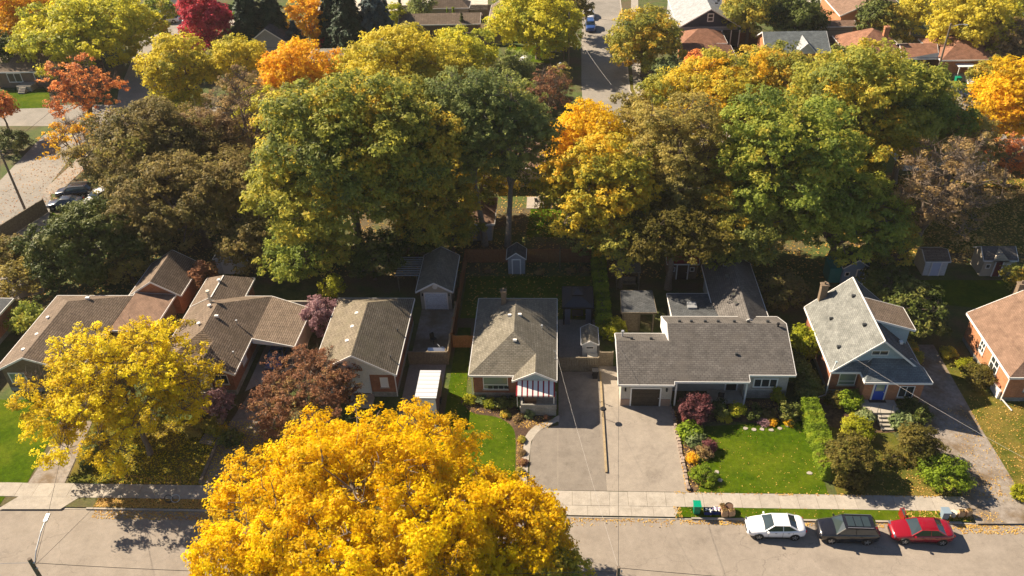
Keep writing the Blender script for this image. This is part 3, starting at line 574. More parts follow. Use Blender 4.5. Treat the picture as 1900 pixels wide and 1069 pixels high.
sheet('lawn', px((1190, 155), (1255, 150), (1260, 195), (1210, 190)), .02, lawn_g, 'green corner lawn by the far sidewalk')
sheet('driveway', px((1715, 150), (1760, 148), (1815, 195), (1790, 205)), .03, drive_c, 'pale drive of the corner brick house')
sheet('lawn', px((1782, 150), (1840, 150), (1850, 180), (1815, 180)), .02, lawn_g, 'lawn of the corner brick house')
sheet('lawn', px((0, 168), (90, 165), (95, 200), (0, 203)), .02, lawn_g, 'lawn before the dark low house at the left')
sheet('lawn', px((310, 45), (348, 45), (350, 82), (318, 90)), .02, lawn_g, 'sunlit lawn by the crimson tree')
sheet('lawn', px((400, 10), (440, 10), (438, 35), (405, 35)), .02, lawn_g, 'sunlit lawn behind the crimson tree')
sheet('driveway', px((285, 28), (350, 22), (430, 30), (440, 48), (300, 44)), .03, concrete, 'pale drive with two parked cars at the upper left')
sheet('field', px((585, -30), (905, -30), (905, 18), (760, 22), (590, 20)), .02, field_m, 'broad pale paved yard at the very top')
sheet('field', px((1480, -30), (1600, -30), (1600, 5), (1480, 5)), .02, field_m, 'pale ground at the top right')
sheet('lawn', px((940, 85), (1015, 85), (1020, 118), (940, 112)), .02, lawn_g, 'green yard below the big olive tree')
sheet('lawn', px((1345, 78), (1410, 78), (1405, 98), (1340, 95)), .02, lawn_y, 'dry grass beside the far tan fence')

# ---------------------------------------------------------------- house pieces
def roof_part(parent, polys, mat, name='roof', th=0.1, fascia=None, fname='fascia', fh=0.2):
    b = B()
    for p in polys: b.poly(p)
    o = b.build(name, mat, parent)
    cnt = {}
    rd = lambda p: tuple(round(c, 3) for c in p)
    for p in polys:
        for k in range(len(p)):
            a, c = rd(p[k]), rd(p[(k + 1) % len(p)]); cnt[frozenset((a, c))] = cnt.get(frozenset((a, c)), 0) + 1
    under = B(); fa = B()
    for p in polys: under.poly([(q[0], q[1], q[2] - th) for q in p])
    for p in polys:
        for k in range(len(p)):
            a, c = rd(p[k]), rd(p[(k + 1) % len(p)])
            if cnt[frozenset((a, c))] == 1 and a != c:
                A, C_ = np.array(p[k], float), np.array(p[(k + 1) % len(p)], float); d = C_ - A; out = np.array([d[1], -d[0], 0]); out = vnorm(out) * 0.05
                lo = np.array([0, 0, -fh]); hi = np.array([0, 0, 0.012])
                fa.poly([A + out + hi, C_ + out + hi, C_ + hi, A + hi]); fa.poly([A + out + lo, C_ + out + lo, C_ + out + hi, A + out + hi]); fa.poly([A + lo, C_ + lo, C_ + out + lo, A + out + lo])
    under.build('soffit', fascia or white, o)
    if fa.f: fa.build(fname, fascia or white, parent)
    return o
def hip(x0, x1, y0, y1, ze, zr, axis='y', hs=True, he=True, k=1.0):
    """faces of a ridge roof; hs / he: hipped at the low / high end of the axis"""
    if axis == 'y':
        xm = (x0 + x1) / 2; run = (x1 - x0) / 2 * k; a = y0 + (run if hs else 0); c = y1 - (run if he else 0)
        R0, R1 = (xm, a, zr), (xm, c, zr); P = [(x0, y0, ze), (x1, y0, ze), (x1, y1, ze), (x0, y1, ze)]
        F = [[P[3], P[0], R0, R1], [P[1], P[2], R1, R0]]
        if hs: F.append([P[0], P[1], R0])
        if he: F.append([P[2], P[3], R1])
    else:
        ym = (y0 + y1) / 2; run = (y1 - y0) / 2 * k; a = x0 + (run if hs else 0); c = x1 - (run if he else 0)
        R0, R1 = (a, ym, zr), (c, ym, zr); P = [(x0, y0, ze), (x1, y0, ze), (x1, y1, ze), (x0, y1, ze)]
        F = [[P[0], P[1], R1, R0], [P[2], P[3], R0, R1]]
        if hs: F.append([P[3], P[0], R0])
        if he: F.append([P[1], P[2], R1])
    return F
def walls(parent, x0, x1, y0, y1, z1, mat, name='wall', base=None, z0=0.0, zb=0.5):
    b = B()
    zz = zb if base else z0
    b.poly([(x0, y0, zz), (x1, y0, zz), (x1, y0, z1), (x0, y0, z1)]); b.poly([(x1, y0, zz), (x1, y1, zz), (x1, y1, z1), (x1, y0, z1)])
    b.poly([(x1, y1, zz), (x0, y1, zz), (x0, y1, z1), (x1, y1, z1)]); b.poly([(x0, y1, zz), (x0, y0, zz), (x0, y0, z1), (x0, y1, z1)])
    b.poly([(x0, y0, z1), (x1, y0, z1), (x1, y1, z1), (x0, y1, z1)])
    o = b.build(name, mat, parent)
    if base:
        b = B(); b.box(x0 - .02, y0 - .02, z0 - .1, x1 + .02, y1 + .02, zb); b.build('foundation', base, parent)
    return o
def gable(parent, x0, x1, y, ze, zr, mat, th=0.12, face='s', name='gable_wall'):
    """triangle wall on the y plane (s/n) or x plane (w/e, then x0..x1 are y values and y is x)"""
    b = B(); xm = (x0 + x1) / 2
    if face in 'sn':
        P = [(x0, y), (x1, y), (xm, y)]; q = [(x0, y, ze), (x1, y, ze), (xm, y, zr)]; r = [(a, y + (th if face == 's' else -th), c) for a, _, c in q]
    else:
        q = [(y, x0, ze), (y, x1, ze), (y, xm, zr)]; r = [(y + (th if face == 'w' else -th), a, c) for _, a, c in q]
    if face in 'nw': q = q[::-1]; r = r[::-1]
    b.poly(q); b.poly(r[::-1])
    for k in range(3): b.poly([q[k], q[(k + 1) % 3], r[(k + 1) % 3], r[k]][::-1])
    return b.build(name, mat, parent)
AX = {'s': ((1, 0, 0), (0, -1, 0)), 'n': ((-1, 0, 0), (0, 1, 0)), 'w': ((0, -1, 0), (-1, 0, 0)), 'e': ((0, 1, 0), (1, 0, 0))}
def window(parent, c, w, h, face='s', nx=2, ny=1, fm=None, gm=None, sill=True, name='window', fw=0.07, top=None, u=None, nrm=None):
    """framed panes on a wall; c = middle of the window on the wall plane"""
    fm = fm or white; gm = gm or glass
    U, Nr = AX[face] if u is None else (u, nrm)
    U, Nr, c = np.array(U, float), np.array(Nr, float), np.array(c, float); Z = np.array([0, 0, 1.])
    fr = B()
    def bar(cu, cz, hw, hz, d0=-.02, d1=.05): fr.obox(c + U * cu + Z * cz + Nr * (d0 + d1) / 2, U * hw, Nr * (d1 - d0) / 2, Z * hz)
    bar(0, h / 2 - fw / 2, w / 2, fw / 2); bar(0, -h / 2 + fw / 2, w / 2, fw / 2)
    for s in (-1, 1): bar(s * (w / 2 - fw / 2), 0, fw / 2, h / 2 - fw)
    for k in range(1, nx): bar(-w / 2 + w * k / nx, 0, fw * .4, h / 2 - fw, d1=.04)
    for k in range(1, ny): bar(0, -h / 2 + h * k / ny, w / 2 - fw, fw * .35, d1=.035)
    if top: bar(0, -h / 2 + h * top, w / 2 - fw, fw * .4, d1=.036)
    o = fr.build('frame', fm)
    root = empty(name, (0, 0, 0)); root.parent = parent; o.parent = root
    for i in range(nx):
        g = B(); g.obox(c + U * (-w / 2 + w * (i + .5) / nx) + Nr * .004, U * (w / nx / 2 - .01), Nr * .008, Z * (h / 2 - fw * .5)); g.build('pane', gm, root)
    if sill: s = B(); s.obox(c - Z * (h / 2 + .04) + Nr * .05, U * (w / 2 + .08), Nr * .08, Z * .035); s.build('sill', concrete, root)
    return root
def vent(parent, x, y, z, s=0.22, mat=None, n='roof_vent'):
    b = B(); b.cyl((x, y, z - .1), (x, y, z + .12), s * .55, s * .5, 8); b.cyl((x, y, z + .12), (x, y, z + .2), s, s * .8, 10); return b.build(n, mat or white, parent)
def boxvent(parent, x, y, z, s=0.2, mat=None):
    b = B(); b.box(x - s, y - s * .7, z - .1, x + s, y + s * .7, z + .14); return b.build('roof_vent', mat or dgrey, parent)
def stack(parent, x, y, z, h=.8, r=.07, mat=None):
    b = B(); b.cyl((x, y, z - .1), (x, y, z + h), r, r, 8); b.cyl((x, y, z + h), (x, y, z + h + .12), r * 1.9, r * 1.7, 8); return b.build('flue_pipe', mat or lgrey, parent)
def chimney(parent, x, y, z0, z1, w=.55, d=.55, mat=None):
    b = B(); b.box(x - w / 2, y - d / 2, z0, x + w / 2, y + d / 2, z1); b.box(x - w / 2 - .06, y - d / 2 - .06, z1, x + w / 2 + .06, y + d / 2 + .06, z1 + .12); b.cyl((x, y, z1 + .1), (x, y, z1 + .4), .11, .1, 8); return b.build('chimney', mat or brick_r, parent)
def downpipe(parent, x, y, z1, z0=.1, mat=None, foot=None):
    b = B(); b.beam((x, y, z1), (x, y, z0), .09, .07)
    if foot: b.beam((x, y, z0), (x + foot[0], y + foot[1], .06), .09, .07)
    return b.build('downpipe', mat or white, parent)
def door(parent, c, w, h, face='s', mat=None, fm=None, name='door', lite=False, panels=0):
    U, Nr = AX[face]; U, Nr, c = np.array(U, float), np.array(Nr, float), np.array(c, float); Z = np.array([0, 0, 1.])
    b = B(); b.obox(c + Z * h / 2 + Nr * .02, U * w / 2, Nr * .03, Z * h / 2); o = b.build(name, mat or white, parent)
    if panels:
        q = B()
        for k in range(panels): q.obox(c + Z * (h * (k + .5) / panels) + Nr * .055, U * (w / 2 - .05), Nr * .008, Z * (h / panels / 2 - .035)); 
        q.build('panel', mat or white, o)
    if lite: g = B(); g.obox(c + Z * h * .72 + Nr * .055, U * w * .38, Nr * .01, Z * h * .2); g.build('pane', glassg, o)
    f = B()
    for s in (-1, 1): f.obox(c + U * s * (w / 2 + .06) + Z * h / 2 + Nr * .03, U * .06, Nr * .05, Z * (h / 2 + .1))
    f.obox(c + Z * (h + .06) + Nr * .03, U * w / 2, Nr * .049, Z * .06); f.build('door_frame', fm or white, o)
    k = B(); k.obox(c + U * (w / 2 - .1) + Z * h * .47 + Nr * .08, U * .03, Nr * .03, Z * .03); k.build('handle', lgrey, o)
    return o
def fence(name, label, p0, p1, H, mat, group=None, step=2.4, cap=True, posts=True, bw=.14):
    p0, p1 = np.array(p0, float), np.array(p1, float); L = float(np.linalg.norm(p1 - p0)); d = (p1 - p0) / L
    root = empty(name, (p0[0], p0[1], 0), label, 'fence', group); D = np.array([d[0], d[1], 0]); Nn = np.array([-d[1], d[0], 0])
    b = B(); n = int(L / (bw + .012)); 
    for k in range(n):
        hh = H * random.uniform(.975, 1.0); b.obox(D * ((k + .5) * L / n) + np.array([0, 0, hh / 2 + .03]), D * bw / 2, Nn * .011, (0, 0, hh / 2))
    o = b.build('boards', mat, root); o['kind'] = 'stuff'
    nr = B()
    for z in (.35, H * .85): nr.obox(D * L / 2 + Nn * .05 + np.array([0, 0, z]), D * L / 2, Nn * .02, (0, 0, .05))
    nr.build('rail', mat, root)
    if posts:
        k = max(1, round(L / step)); pm = None
        for i in range(k + 1):
            if pm is None: q = B(); q.box(-.055, -.055, -.1, .055, .055, H + .1); oo = q.build('post', mat, root); pm = oo.data
            else: oo = bpy.data.objects.new('post', pm); COL.objects.link(oo); oo.parent = root
            oo.location = tuple(D * (L * i / k) + Nn * .1)
    if cap: c = B(); c.obox(D * L / 2 + np.array([0, 0, H + .055]), D * L / 2, Nn * .07, (0, 0, .02)); c.build('cap_board', mat, root)
    return root
# ---------------------------------------------------------------- front-row houses
def house(name, label, x, y, cat='house', group=None):
    r = empty(name, (x, y, 0), label, cat, group); HOUSES.append((r, x, y)); return r
HOUSES = []
def settle():
    """put each house's pieces, built in world metres, under its own empty"""
    for r, x, y in HOUSES:
        for ch in r.children: ch.location = (ch.location[0] - x, ch.location[1] - y, ch.location[2])

# -- central bungalow
h = house('brick_bungalow', 'small red brick bungalow with olive hip roof and a red and white striped awning', -4, 62)
walls(h, -7.75, -0.3, 56.35, 67.5, 3.1, brick_r, base=block_m, zb=.75)
rz, ze = 5.2, 3.2
xm = -4.07; L_, R_, F_, K_ = -8.08, -0.06, 55.98, 67.8
gx, gp, gz = -1.98, 58.0, 4.16
main = [[(L_, K_, ze), (L_, F_, ze), (xm, 59.95, rz), (xm, 64.8, rz)],
        [(L_, F_, ze), (-3.95, F_, ze), (gx, gp, gz), (xm, 59.95, rz)],
        [(-3.95, F_, ze), (-4.1, 55.35, 3.1), (gx, 55.35, gz), (gx, gp, gz)],
        [(gx, gp, gz), (gx, 55.35, gz), (R_, 55.35, 3.12), (R_, 57.0, 3.2), (R_, K_, ze), (xm, 64.8, rz), (xm, 59.95, rz)],
        [(R_, K_, ze), (L_, K_, ze), (xm, 64.8, rz)]]
main[3] = [(gx, gp, gz), (R_, 57.0, 3.2), (R_, K_, ze), (xm, 64.8, rz), (xm, 59.95, rz)]
main.append([(gx, gp, gz), (gx, 55.35, gz), (R_, 55.35, 3.18), (R_, 57.0, 3.2)])
roof_part(h, main, rf_olive)
gable(h, -4.0, -0.16, 55.5, 3.08, 4.05, siding_b, face='s'); 
b = B(); b.box(-3.9, 55.62, 2.95, -0.2, 56.34, 3.08); b.build('soffit_board', white, h)
window(h, (-5.7, 56.35, 1.95), 2.3, 1.5, 's', nx=1, gm=glassg, top=.36)
for k in range(4):
    b = B(); b.obox((-6.7 + .5 + k * .5, 56.31, 1.44), (.2, 0, 0), (0, .02, 0), (0, 0, .17)); b.build('pane', glass, h)
# awning: alternating ridged metal strips, each one a piece
aw = empty('awning', (0, 0, 0)); aw.parent = h; n_ = 14; x0, x1 = -3.72, -0.22; dx = (x1 - x0) / n_
for k in range(n_ + 1):
    wide = (k % 2 == 1); m = white if wide else redp
# seven white strips and eight red ones, red narrower
xw, xr = .36, .145; cur = x0
seq = ['r', 'w'] * 7 + ['r']; tot = 7 * xw + 8 * xr; sc_ = (x1 - x0) / tot
for s_ in seq:
    w_ = (xw if s_ == 'w' else xr) * sc_; b = B(); zt, zb_, yt, yb = 3.02, 2.38, 55.5, 54.2; up_ = .03 if s_ == 'w' else 0
    b.poly([(cur, yb, zb_ + up_), (cur + w_, yb, zb_ + up_), (cur + w_, yt, zt + up_), (cur, yt, zt + up_)]); b.poly([(cur, yb, zb_ + up_ - .05), (cur + w_, yb, zb_ + up_ - .05), (cur + w_, yt, zt + up_ - .05), (cur, yt, zt + up_ - .05)][::-1])
    b.poly([(cur, yb, zb_ - .14), (cur + w_, yb, zb_ - .14), (cur + w_, yb, zb_ + up_), (cur, yb, zb_ + up_)])
    for xx in (cur, cur + w_): b.poly([(xx, yb, zb_ - .14), (xx, yb, zb_ + up_), (xx, yt, zt + up_), (xx, yt, zt - .05), (xx, yb, zb_ - .05)])
    b.build('strip', white if s_ == 'w' else redp, aw); cur += w_
for xx in (x0 + .1, x1 - .1):
    b = B(); b.beam((xx, 54.3, 2.3), (xx, 54.3, 1.0), .06, .06); b.build('awning_post', white, h)
b = B(); b.box(-3.35, 54.15, 0, -0.12, 56.34, .85); b.box(-3.4, 54.1, .85, -0.08, 56.34, .95); b.build('porch', block_m, h)
b = B(); b.box(-3.3, 54.12, .95, -0.1, 54.27, 1.35); b.box(-3.3, 54.27, .95, -3.15, 56.3, 1.35); b.build('porch_wall', block_m, h)
door(h, (-1.6, 56.35, .95), .9, 2.0, 's', white)
b = B(); b.box(-3.0, 54.5, .96, -1.9, 54.95, 1.05); b.box(-3.0, 54.9, 1.05, -1.9, 54.96, 1.5); b.build('porch_bench', plain('bench_brown', (.2, .12, .07)), h)
for x_, y_, z_ in ((-4.6, 62.6, 5.0), (-3.62, 62.7, 5.0), (-3.95, 59.1, 4.75)): boxvent(h, x_, y_, z_, .17, white)
chimney(h, -5.3, 65.2, 4.3, 6.0, .5, .5, brick_b)
stack(h, -1.5, 62.0, 3.9, .3, .06)
downpipe(h, -7.85, 56.25, 3.0, .2, foot=(0, -.5)); 
b = B(); b.beam((-0.15, 58.3, 3.1), (-0.15, 58.3, 4.3), .05, .05); b.beam((-.15, 58.3, 3.3), (-.5, 58.3, 3.3), .04, .04); b.beam((-.15, 58.3, 4.1), (-.35, 58.3, 4.2), .04, .04); b.build('service_mast', lgrey, h)
# -- long ranch
h = house('ranch_house', 'long pale ranch house with grey shingle roof and dark garage door', 13, 60)
def zf(y): return 3 + .31 * (y - 55.1)
walls(h, 5.75, 10.35, 55.55, 61.0, 2.85, stucco); walls(h, 10.36, 17.0, 57.6, 62.6, 2.95, stucco); walls(h, 17.01, 20.9, 56.75, 62.61, 2.95, stucco)
rl = [[(5.45, 55.1, 3), (10.42, 55.1, 3), (10.42, 59.6, zf(59.6)), (5.45, 59.6, zf(59.6))], [(5.45, 59.6, zf(59.6)), (10.3, 59.6, zf(59.6)), (10.3, 61.3, 3.9), (5.45, 61.3, 3.9)]]
rm = [[(10.42, 55.45, zf(55.45)), (17.1, 55.45, zf(55.45)), (17.1, 56.15, zf(56.15)), (21.25, 56.15, zf(56.15)), (21.3, 61.5, zf(61.5)), (10.3, 61.5, zf(61.5)), (10.3, 59.6, zf(59.6)), (10.42, 59.6, zf(59.6))],
      [(10.3, 61.5, zf(61.5)), (21.3, 61.5, zf(61.5)), (21.0, 63.5, 4.25), (10.0, 63.5, 4.25)]]
roof_part(h, [[(5.45, 55.1, 3), (10.42, 55.1, 3), (10.42, 55.45, zf(55.45)), (17.1, 55.45, zf(55.45)), (17.1, 56.15, zf(56.15)), (21.25, 56.15, zf(56.15)), (21.3, 61.5, zf(61.5)), (10.3, 61.5, zf(61.5)), (10.3, 59.6, zf(59.6)), (5.45, 59.6, zf(59.6))], rl[1], rm[1]], rf_grey)
b = B(); P = [(10.25, 59.4, 4.4), (10.25, 61.5, 5.0), (10.0, 63.6, 4.3), (10.0, 63.6, 2.9), (10.25, 61.4, 3.6)]
b.poly([(10.22, 59.65, 4.2), (10.22, 59.65, 4.42), (10.22, 61.5, 5.0), (10.0, 63.5, 4.3), (10.0, 63.5, 3.0), (10.22, 61.2, 3.0)]); b.poly([(10.32, 59.65, 4.2), (10.32, 59.65, 4.38), (10.32, 61.5, 4.93), (10.1, 63.5, 4.2), (10.1, 63.5, 3.0), (10.32, 61.2, 3.0)][::-1]); b.build('gable_wall', white, h)
b = B(); b.poly([(5.5, 55.5, 2.84), (5.5, 59.6, 2.84), (5.5, 59.6, 4.3), (5.5, 55.5, 3.0)][::-1]); b.poly([(5.5, 59.6, 2.84), (5.5, 61.2, 2.84), (5.5, 61.2, 3.85), (5.5, 59.6, 4.3)][::-1]); b.poly([(5.75, 55.5, 2.83), (5.75, 61.2, 2.83), (5.5, 61.2, 2.84), (5.5, 55.5, 2.84)]); b.build('gable_wall', siding_w, h, )
b = B(); b.poly([(21.0, 56.3, 2.9), (21.0, 63.4, 2.9), (21.0, 63.4, 4.2), (21.0, 61.5, 4.85), (21.0, 56.3, 3.25)]); b.build('gable_wall', stucco, h)
b = B(); b.box(20.6, 62.62, 0, 20.9, 63.3, 4.0); b.box(10.4, 62.62, 0, 20.6, 63.0, 4.1); b.build('rear_wall', stucco, h)
door(h, (8.0, 55.55, 0), 2.55, 2.15, 's', brownp, fm=white, name='garage_door', panels=4)
for s_ in (5.77, 9.42):
    b = B(); b.box(s_, 55.5, 0, s_ + .85, 55.545, .85); b.build('brick_skirt', surface('skirt_brick', (.30, .20, .15), (.36, .26, .2), 8, grain=30), h)
for s_ in (6.15, 9.85): b = B(); b.box(s_ - .07, 55.38, 1.9, s_ + .07, 55.54, 2.2); b.build('wall_lamp', black, h)
window(h, (18.9, 56.75, 1.85), 2.2, 1.1, 's', nx=3, gm=glass, fw=.12); 
b = B(); b.box(17.02, 56.7, 0, 20.92, 56.745, .95); b.build('brick_skirt', block_m, h)
door(h, (16.1, 57.6, .2), .95, 2.05, 's', black); window(h, (12.8, 57.6, 1.7), 2.4, 1.2, 's', nx=3)
b = B(); b.box(13.9, 55.9, 0, 17.0, 57.6, .18); b.build('porch', concrete, h)
for xx in (16.95, 10.7): b = B(); b.box(xx - .07, 55.6, 0, xx + .07, 55.74, 3.0); b.build('porch_post', white, h)
for k, xx in enumerate((11.5, 12.6, 13.9, 15.1, 16.6, 17.9, 19.7)): boxvent(h, xx, 61.85, 4.92, .13)
for xx in (6.9, 8.7): boxvent(h, xx, 59.95, 4.35, .13)
boxvent(h, 16.3, 58.2, zf(58.2) + .02, .14); stack(h, 6.1, 60.6, 4.1, .55, .08, lgrey); stack(h, 20.5, 61.2, 4.9, .25, .08, black)
# rear wings of the ranch
walls(h, 11.5, 16.9, 65.0, 69.0, 2.75, stucco); walls(h, 15.9, 20.3, 63.4, 74.0, 2.8, stucco)
roof_part(h, [[(11.25, 63.5, 3.35), (16.4, 63.5, 3.35), (16.4, 69.2, 2.85), (11.25, 69.2, 2.85)]], rf_char)
roof_part(h, [[(15.5, 74.3, 3.0), (15.5, 62.9, 3.0), (18.15, 62.4, 4.85), (18.15, 74.3, 4.85)], [(20.6, 62.9, 3.2), (20.6, 74.3, 3.2), (18.15, 74.3, 4.85), (18.15, 62.4, 4.85)]], rf_grey)
b = B(); b.box(13.0, 66.2, 3.05, 13.9, 67.2, 3.3); b.build('skylight', lgrey, h)
for x_, y_ in ((17.4, 65.3), (17.4, 66.7), (17.3, 70.0), (17.4, 72.0)): boxvent(h, x_, y_, 4.5, .16, silver)
# -- blue-door house
h = house('dormer_house', 'brick storey-and-a-half house with sage roof, side dormer and blue front door', 28.5, 61)
x0, x1, xm = 24.5, 32.6, 28.45
walls(h, 24.9, 32.25, 57.45, 66.2, 3.1, brick_r, base=block_m, zb=.5); walls(h, 27.35, 32.5, 55.85, 57.44, 3.05, brick_o, base=block_m, zb=.5)
roof_part(h, [[(x0, 66.5, 3.2), (x0, 56.8, 3.2), (xm, 56.8, 6.8), (xm, 66.5, 6.8)]], rf_sage)
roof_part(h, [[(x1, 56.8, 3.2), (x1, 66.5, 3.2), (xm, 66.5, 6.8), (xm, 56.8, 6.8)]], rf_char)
gable(h, 25.2, 31.7, 57.4, 3.75, 6.5, siding_b, face='s'); gable(h, 24.9, 32.2, 66.15, 3.1, 6.6, siding_b, face='n')
b = B(); b.box(25.0, 57.4, 3.1, 31.9, 57.6, 3.8); b.build('gable_wall', siding_b, h)
roof_part(h, [[(24.55, 56.75, 3.22), (27.3, 56.75, 3.22), (27.9, 57.38, 4.1), (25.0, 57.38, 3.75)],
              [(27.1, 55.4, 3.2), (32.9, 55.4, 3.2), (31.6, 57.38, 4.25), (28.1, 57.38, 4.35)], [(27.1, 57.0, 3.2), (27.1, 55.4, 3.2), (28.1, 57.38, 4.35)],
              [(32.9, 55.4, 3.2), (32.75, 57.4, 3.25), (31.6, 57.38, 4.25)]], rf_teal)
# side dormer
roof_part(h, [[(28.6, 59.9, 6.72), (32.4, 59.9, 5.55), (32.4, 63.3, 5.55), (28.6, 63.3, 6.72)]], rf_brown)
b = B()
for yy, fl in ((60.1, 1), (63.1, -1)):
    q = [(28.8, yy, 6.5), (32.0, yy, 3.75), (32.0, yy, 5.55)]; q = q if fl > 0 else q[::-1]; b.poly(q)
b.poly([(32.0, 60.1, 3.7), (32.0, 63.1, 3.7), (32.0, 63.1, 5.55), (32.0, 60.1, 5.55)]); b.build('dormer_wall', siding_b, h)
window(h, (28.6, 57.4, 4.95), 1.5, .55, 's', nx=2, sill=False); window(h, (26.4, 57.45, 1.85), 1.55, 1.6, 's', nx=1, gm=glassg, top=.3)
window(h, (31.1, 55.85, 1.75), 1.35, 1.35, 's', nx=2); door(h, (28.75, 55.85, .75), 1.0, 2.05, 's', bluep, lite=True)
b = B(); b.box(28.0, 55.45, .74, 29.5, 55.84, .76); b.build('door_mat', black, h)
chimney(h, 25.9, 66.3, 3.5, 6.0, .65, .55, brick_b)
st = empty('front_steps', (0, 0, 0)); st.parent = h
b = B(); b.box(27.2, 54.15, 0, 30.3, 55.83, .74); b.build('landing', concrete, st)
for k in range(4):
    b = B(); b.box(28.35, 54.12 - .36 * (k + 1), 0, 29.45, 54.12 - .36 * k, .74 - .15 * (k + 1)); b.build('step', concrete, st)
for xx in (28.3, 29.5):
    b = B(); b.beam((xx, 54.2, .74), (xx, 54.2, 1.6), .03, .03); b.beam((xx, 52.9, .15), (xx, 52.9, .95), .03, .03); b.beam((xx, 54.2, 1.6), (xx, 52.9, .95), .03, .03); b.build('handrail', dgrey, st)
for x_, y_, z_ in ((27.9, 64.0, 6.35), (25.9, 62.9, 4.5), (27.7, 59.8, 6.2), (25.6, 59.0, 4.25)): boxvent(h, x_, y_, z_, .17)
b = B(); b.box(30.9, 59.0, 4.6, 31.2, 59.3, 4.85); b.build('roof_vent', white, h)
downpipe(h, 24.6, 56.9, 3.1, .3, foot=(-1.3, -.3)); b = B(); b.poly([(25.35, 57.37, 3.75), (25.5, 57.37, 3.7), (28.5, 57.37, 6.42), (28.45, 57.37, 6.55)]); b.build('rake_board', white, h)
# -- right edge house
h = house('brick_house', 'orange brick house with salmon roof cut by the right edge of the photo', 44, 61)
walls(h, 40.15, 48.3, 56.6, 65.3, 3.1, brick_o, base=block_m, zb=.45)
roof_part(h, hip(39.8, 48.8, 56.2, 65.6, 3.2, 5.9, 'y', True, False, .8), rf_salmon); gable(h, 40.1, 48.3, 65.2, 3.1, 5.7, brick_o, face='n')
for yy, w_, h_ in ((61.9, 1.0, 1.3), (59.3, 1.5, 1.5)): window(h, (40.15, yy, 1.95), w_, h_, 'w', nx=2, ny=2, fw=.12)
window(h, (42.8, 56.6, 1.9), 2.2, 1.4, 's', nx=3); downpipe(h, 40.05, 56.5, 3.1, .4, foot=(.5, -1.2))
b = B(); b.box(40.02, 57.3, .15, 40.13, 58.1, 1.2); b.build('brick_screen', brick_r, h); chimney(h, 44.3, 66.2, 3, 6.2, .6, .5, brick_b)
b = B(); b.box(39.9, 56.9, 0, 40.1, 58.3, .9); b.build('meter_box', white, h)
# -- third house: light gable
h = house('gable_house', 'brick house with a two-tone tan gable roof behind the burgundy tree', -18.7, 62)
walls(h, -22.35, -15.1, 56.5, 67.4, 3.1, brick_r, base=block_m, zb=.6)
xm = -18.6; L_, R_, F_, K_ = -22.7, -14.75, 55.95, 67.8
roof_part(h, [[(L_, K_, 3.2), (L_, F_, 3.2), (xm, F_, 5.5), (xm, 64.0, 5.5)], [(R_, F_, 3.2), (R_, K_, 3.2), (xm, 64.0, 5.5), (xm, F_, 5.5)], [(R_, K_, 3.2), (L_, K_, 3.2), (xm, 64.0, 5.5)]], rf_tan)
gable(h, -22.3, -15.15, 56.3, 3.1, 5.3, siding_w, face='s')
b = B(); b.box(-22.34, 56.3, 2.9, -15.1, 56.49, 3.1); b.box(-22.3, 56.3, 0.6, -17.4, 56.48, 2.9); b.build('porch_wall', siding_w, h)
door(h, (-17.95, 56.5, .5), .8, 2.0, 's', black); window(h, (-16.1, 56.5, 1.8), .75, 1.2, 's', nx=1, gm=plain('blind_white', (.7, .72, .75)))
b = B(); b.box(-19.3, 54.9, 0, -17.2, 56.28, .5); b.build('porch', concrete, h)
for x_, y_ in ((-19.55, 62.95), (-19.55, 60.85), (-19.6, 58.7)): vent(h, x_, y_, 4.85, .22)
for y_ in (61.8, 57.8): stack(h, -15.5, y_, 3.45, .35, .05, dgrey)
downpipe(h, -15.0, 56.35, 3.0, .2)
# -- second house: brown L
h = house('carport_house', 'wide brick house with ridged brown roof and a carport holding a blue car', -33, 63)
walls(h, -37.6, -30.5, 56.6, 68.2, 2.95, brick_r, base=block_m, zb=.6); walls(h, -37.6, -33.1, 68.2, 71.4, 2.95, brick_r)
L_, R_, F_, K_, xm = -38.0, -29.95, 56.1, 68.4, -33.95
cx_, cy_ = -32.75, 59.3
roof_part(h, [[(L_, K_, 3), (L_, F_, 3), (xm, 60.2, 5), (xm, 64.4, 5)], [(L_, F_, 3), (-34.6, F_, 3.0), (cx_, cy_, 4.4), (xm, 60.2, 5)],
              [(-34.6, F_, 3), (cx_, F_, 4.35), (cx_, cy_, 4.4)], [(cx_, F_, 4.35), (R_, F_, 3), (R_, 61.4, 3), (R_, K_, 3), (xm, 64.4, 5), (xm, 60.2, 5), (cx_, cy_, 4.4)], [(R_, K_, 3), (L_, K_, 3), (xm, 64.4, 5)], [(R_, 61.4, 3), (-25.5, 60.5, 2.75), (-25.3, 66.6, 2.75), (R_, K_, 3)]], rf_brown)
gable(h, -34.5, -30.1, 56.4, 2.95, 4.2, siding_t, face='s')
roof_part(h, [[(-38.05, 71.75, 3.02), (-38.05, 66.5, 3.02), (-35.5, 66.5, 4.3), (-35.5, 70.4, 4.3)], [(-32.8, 67.2, 3.02), (-32.8, 71.75, 3.02), (-35.5, 70.4, 4.3), (-35.5, 66.0, 4.3)], [(-32.8, 71.75, 3.02), (-38.05, 71.75, 3.02), (-35.5, 70.4, 4.3)]], rf_brown)

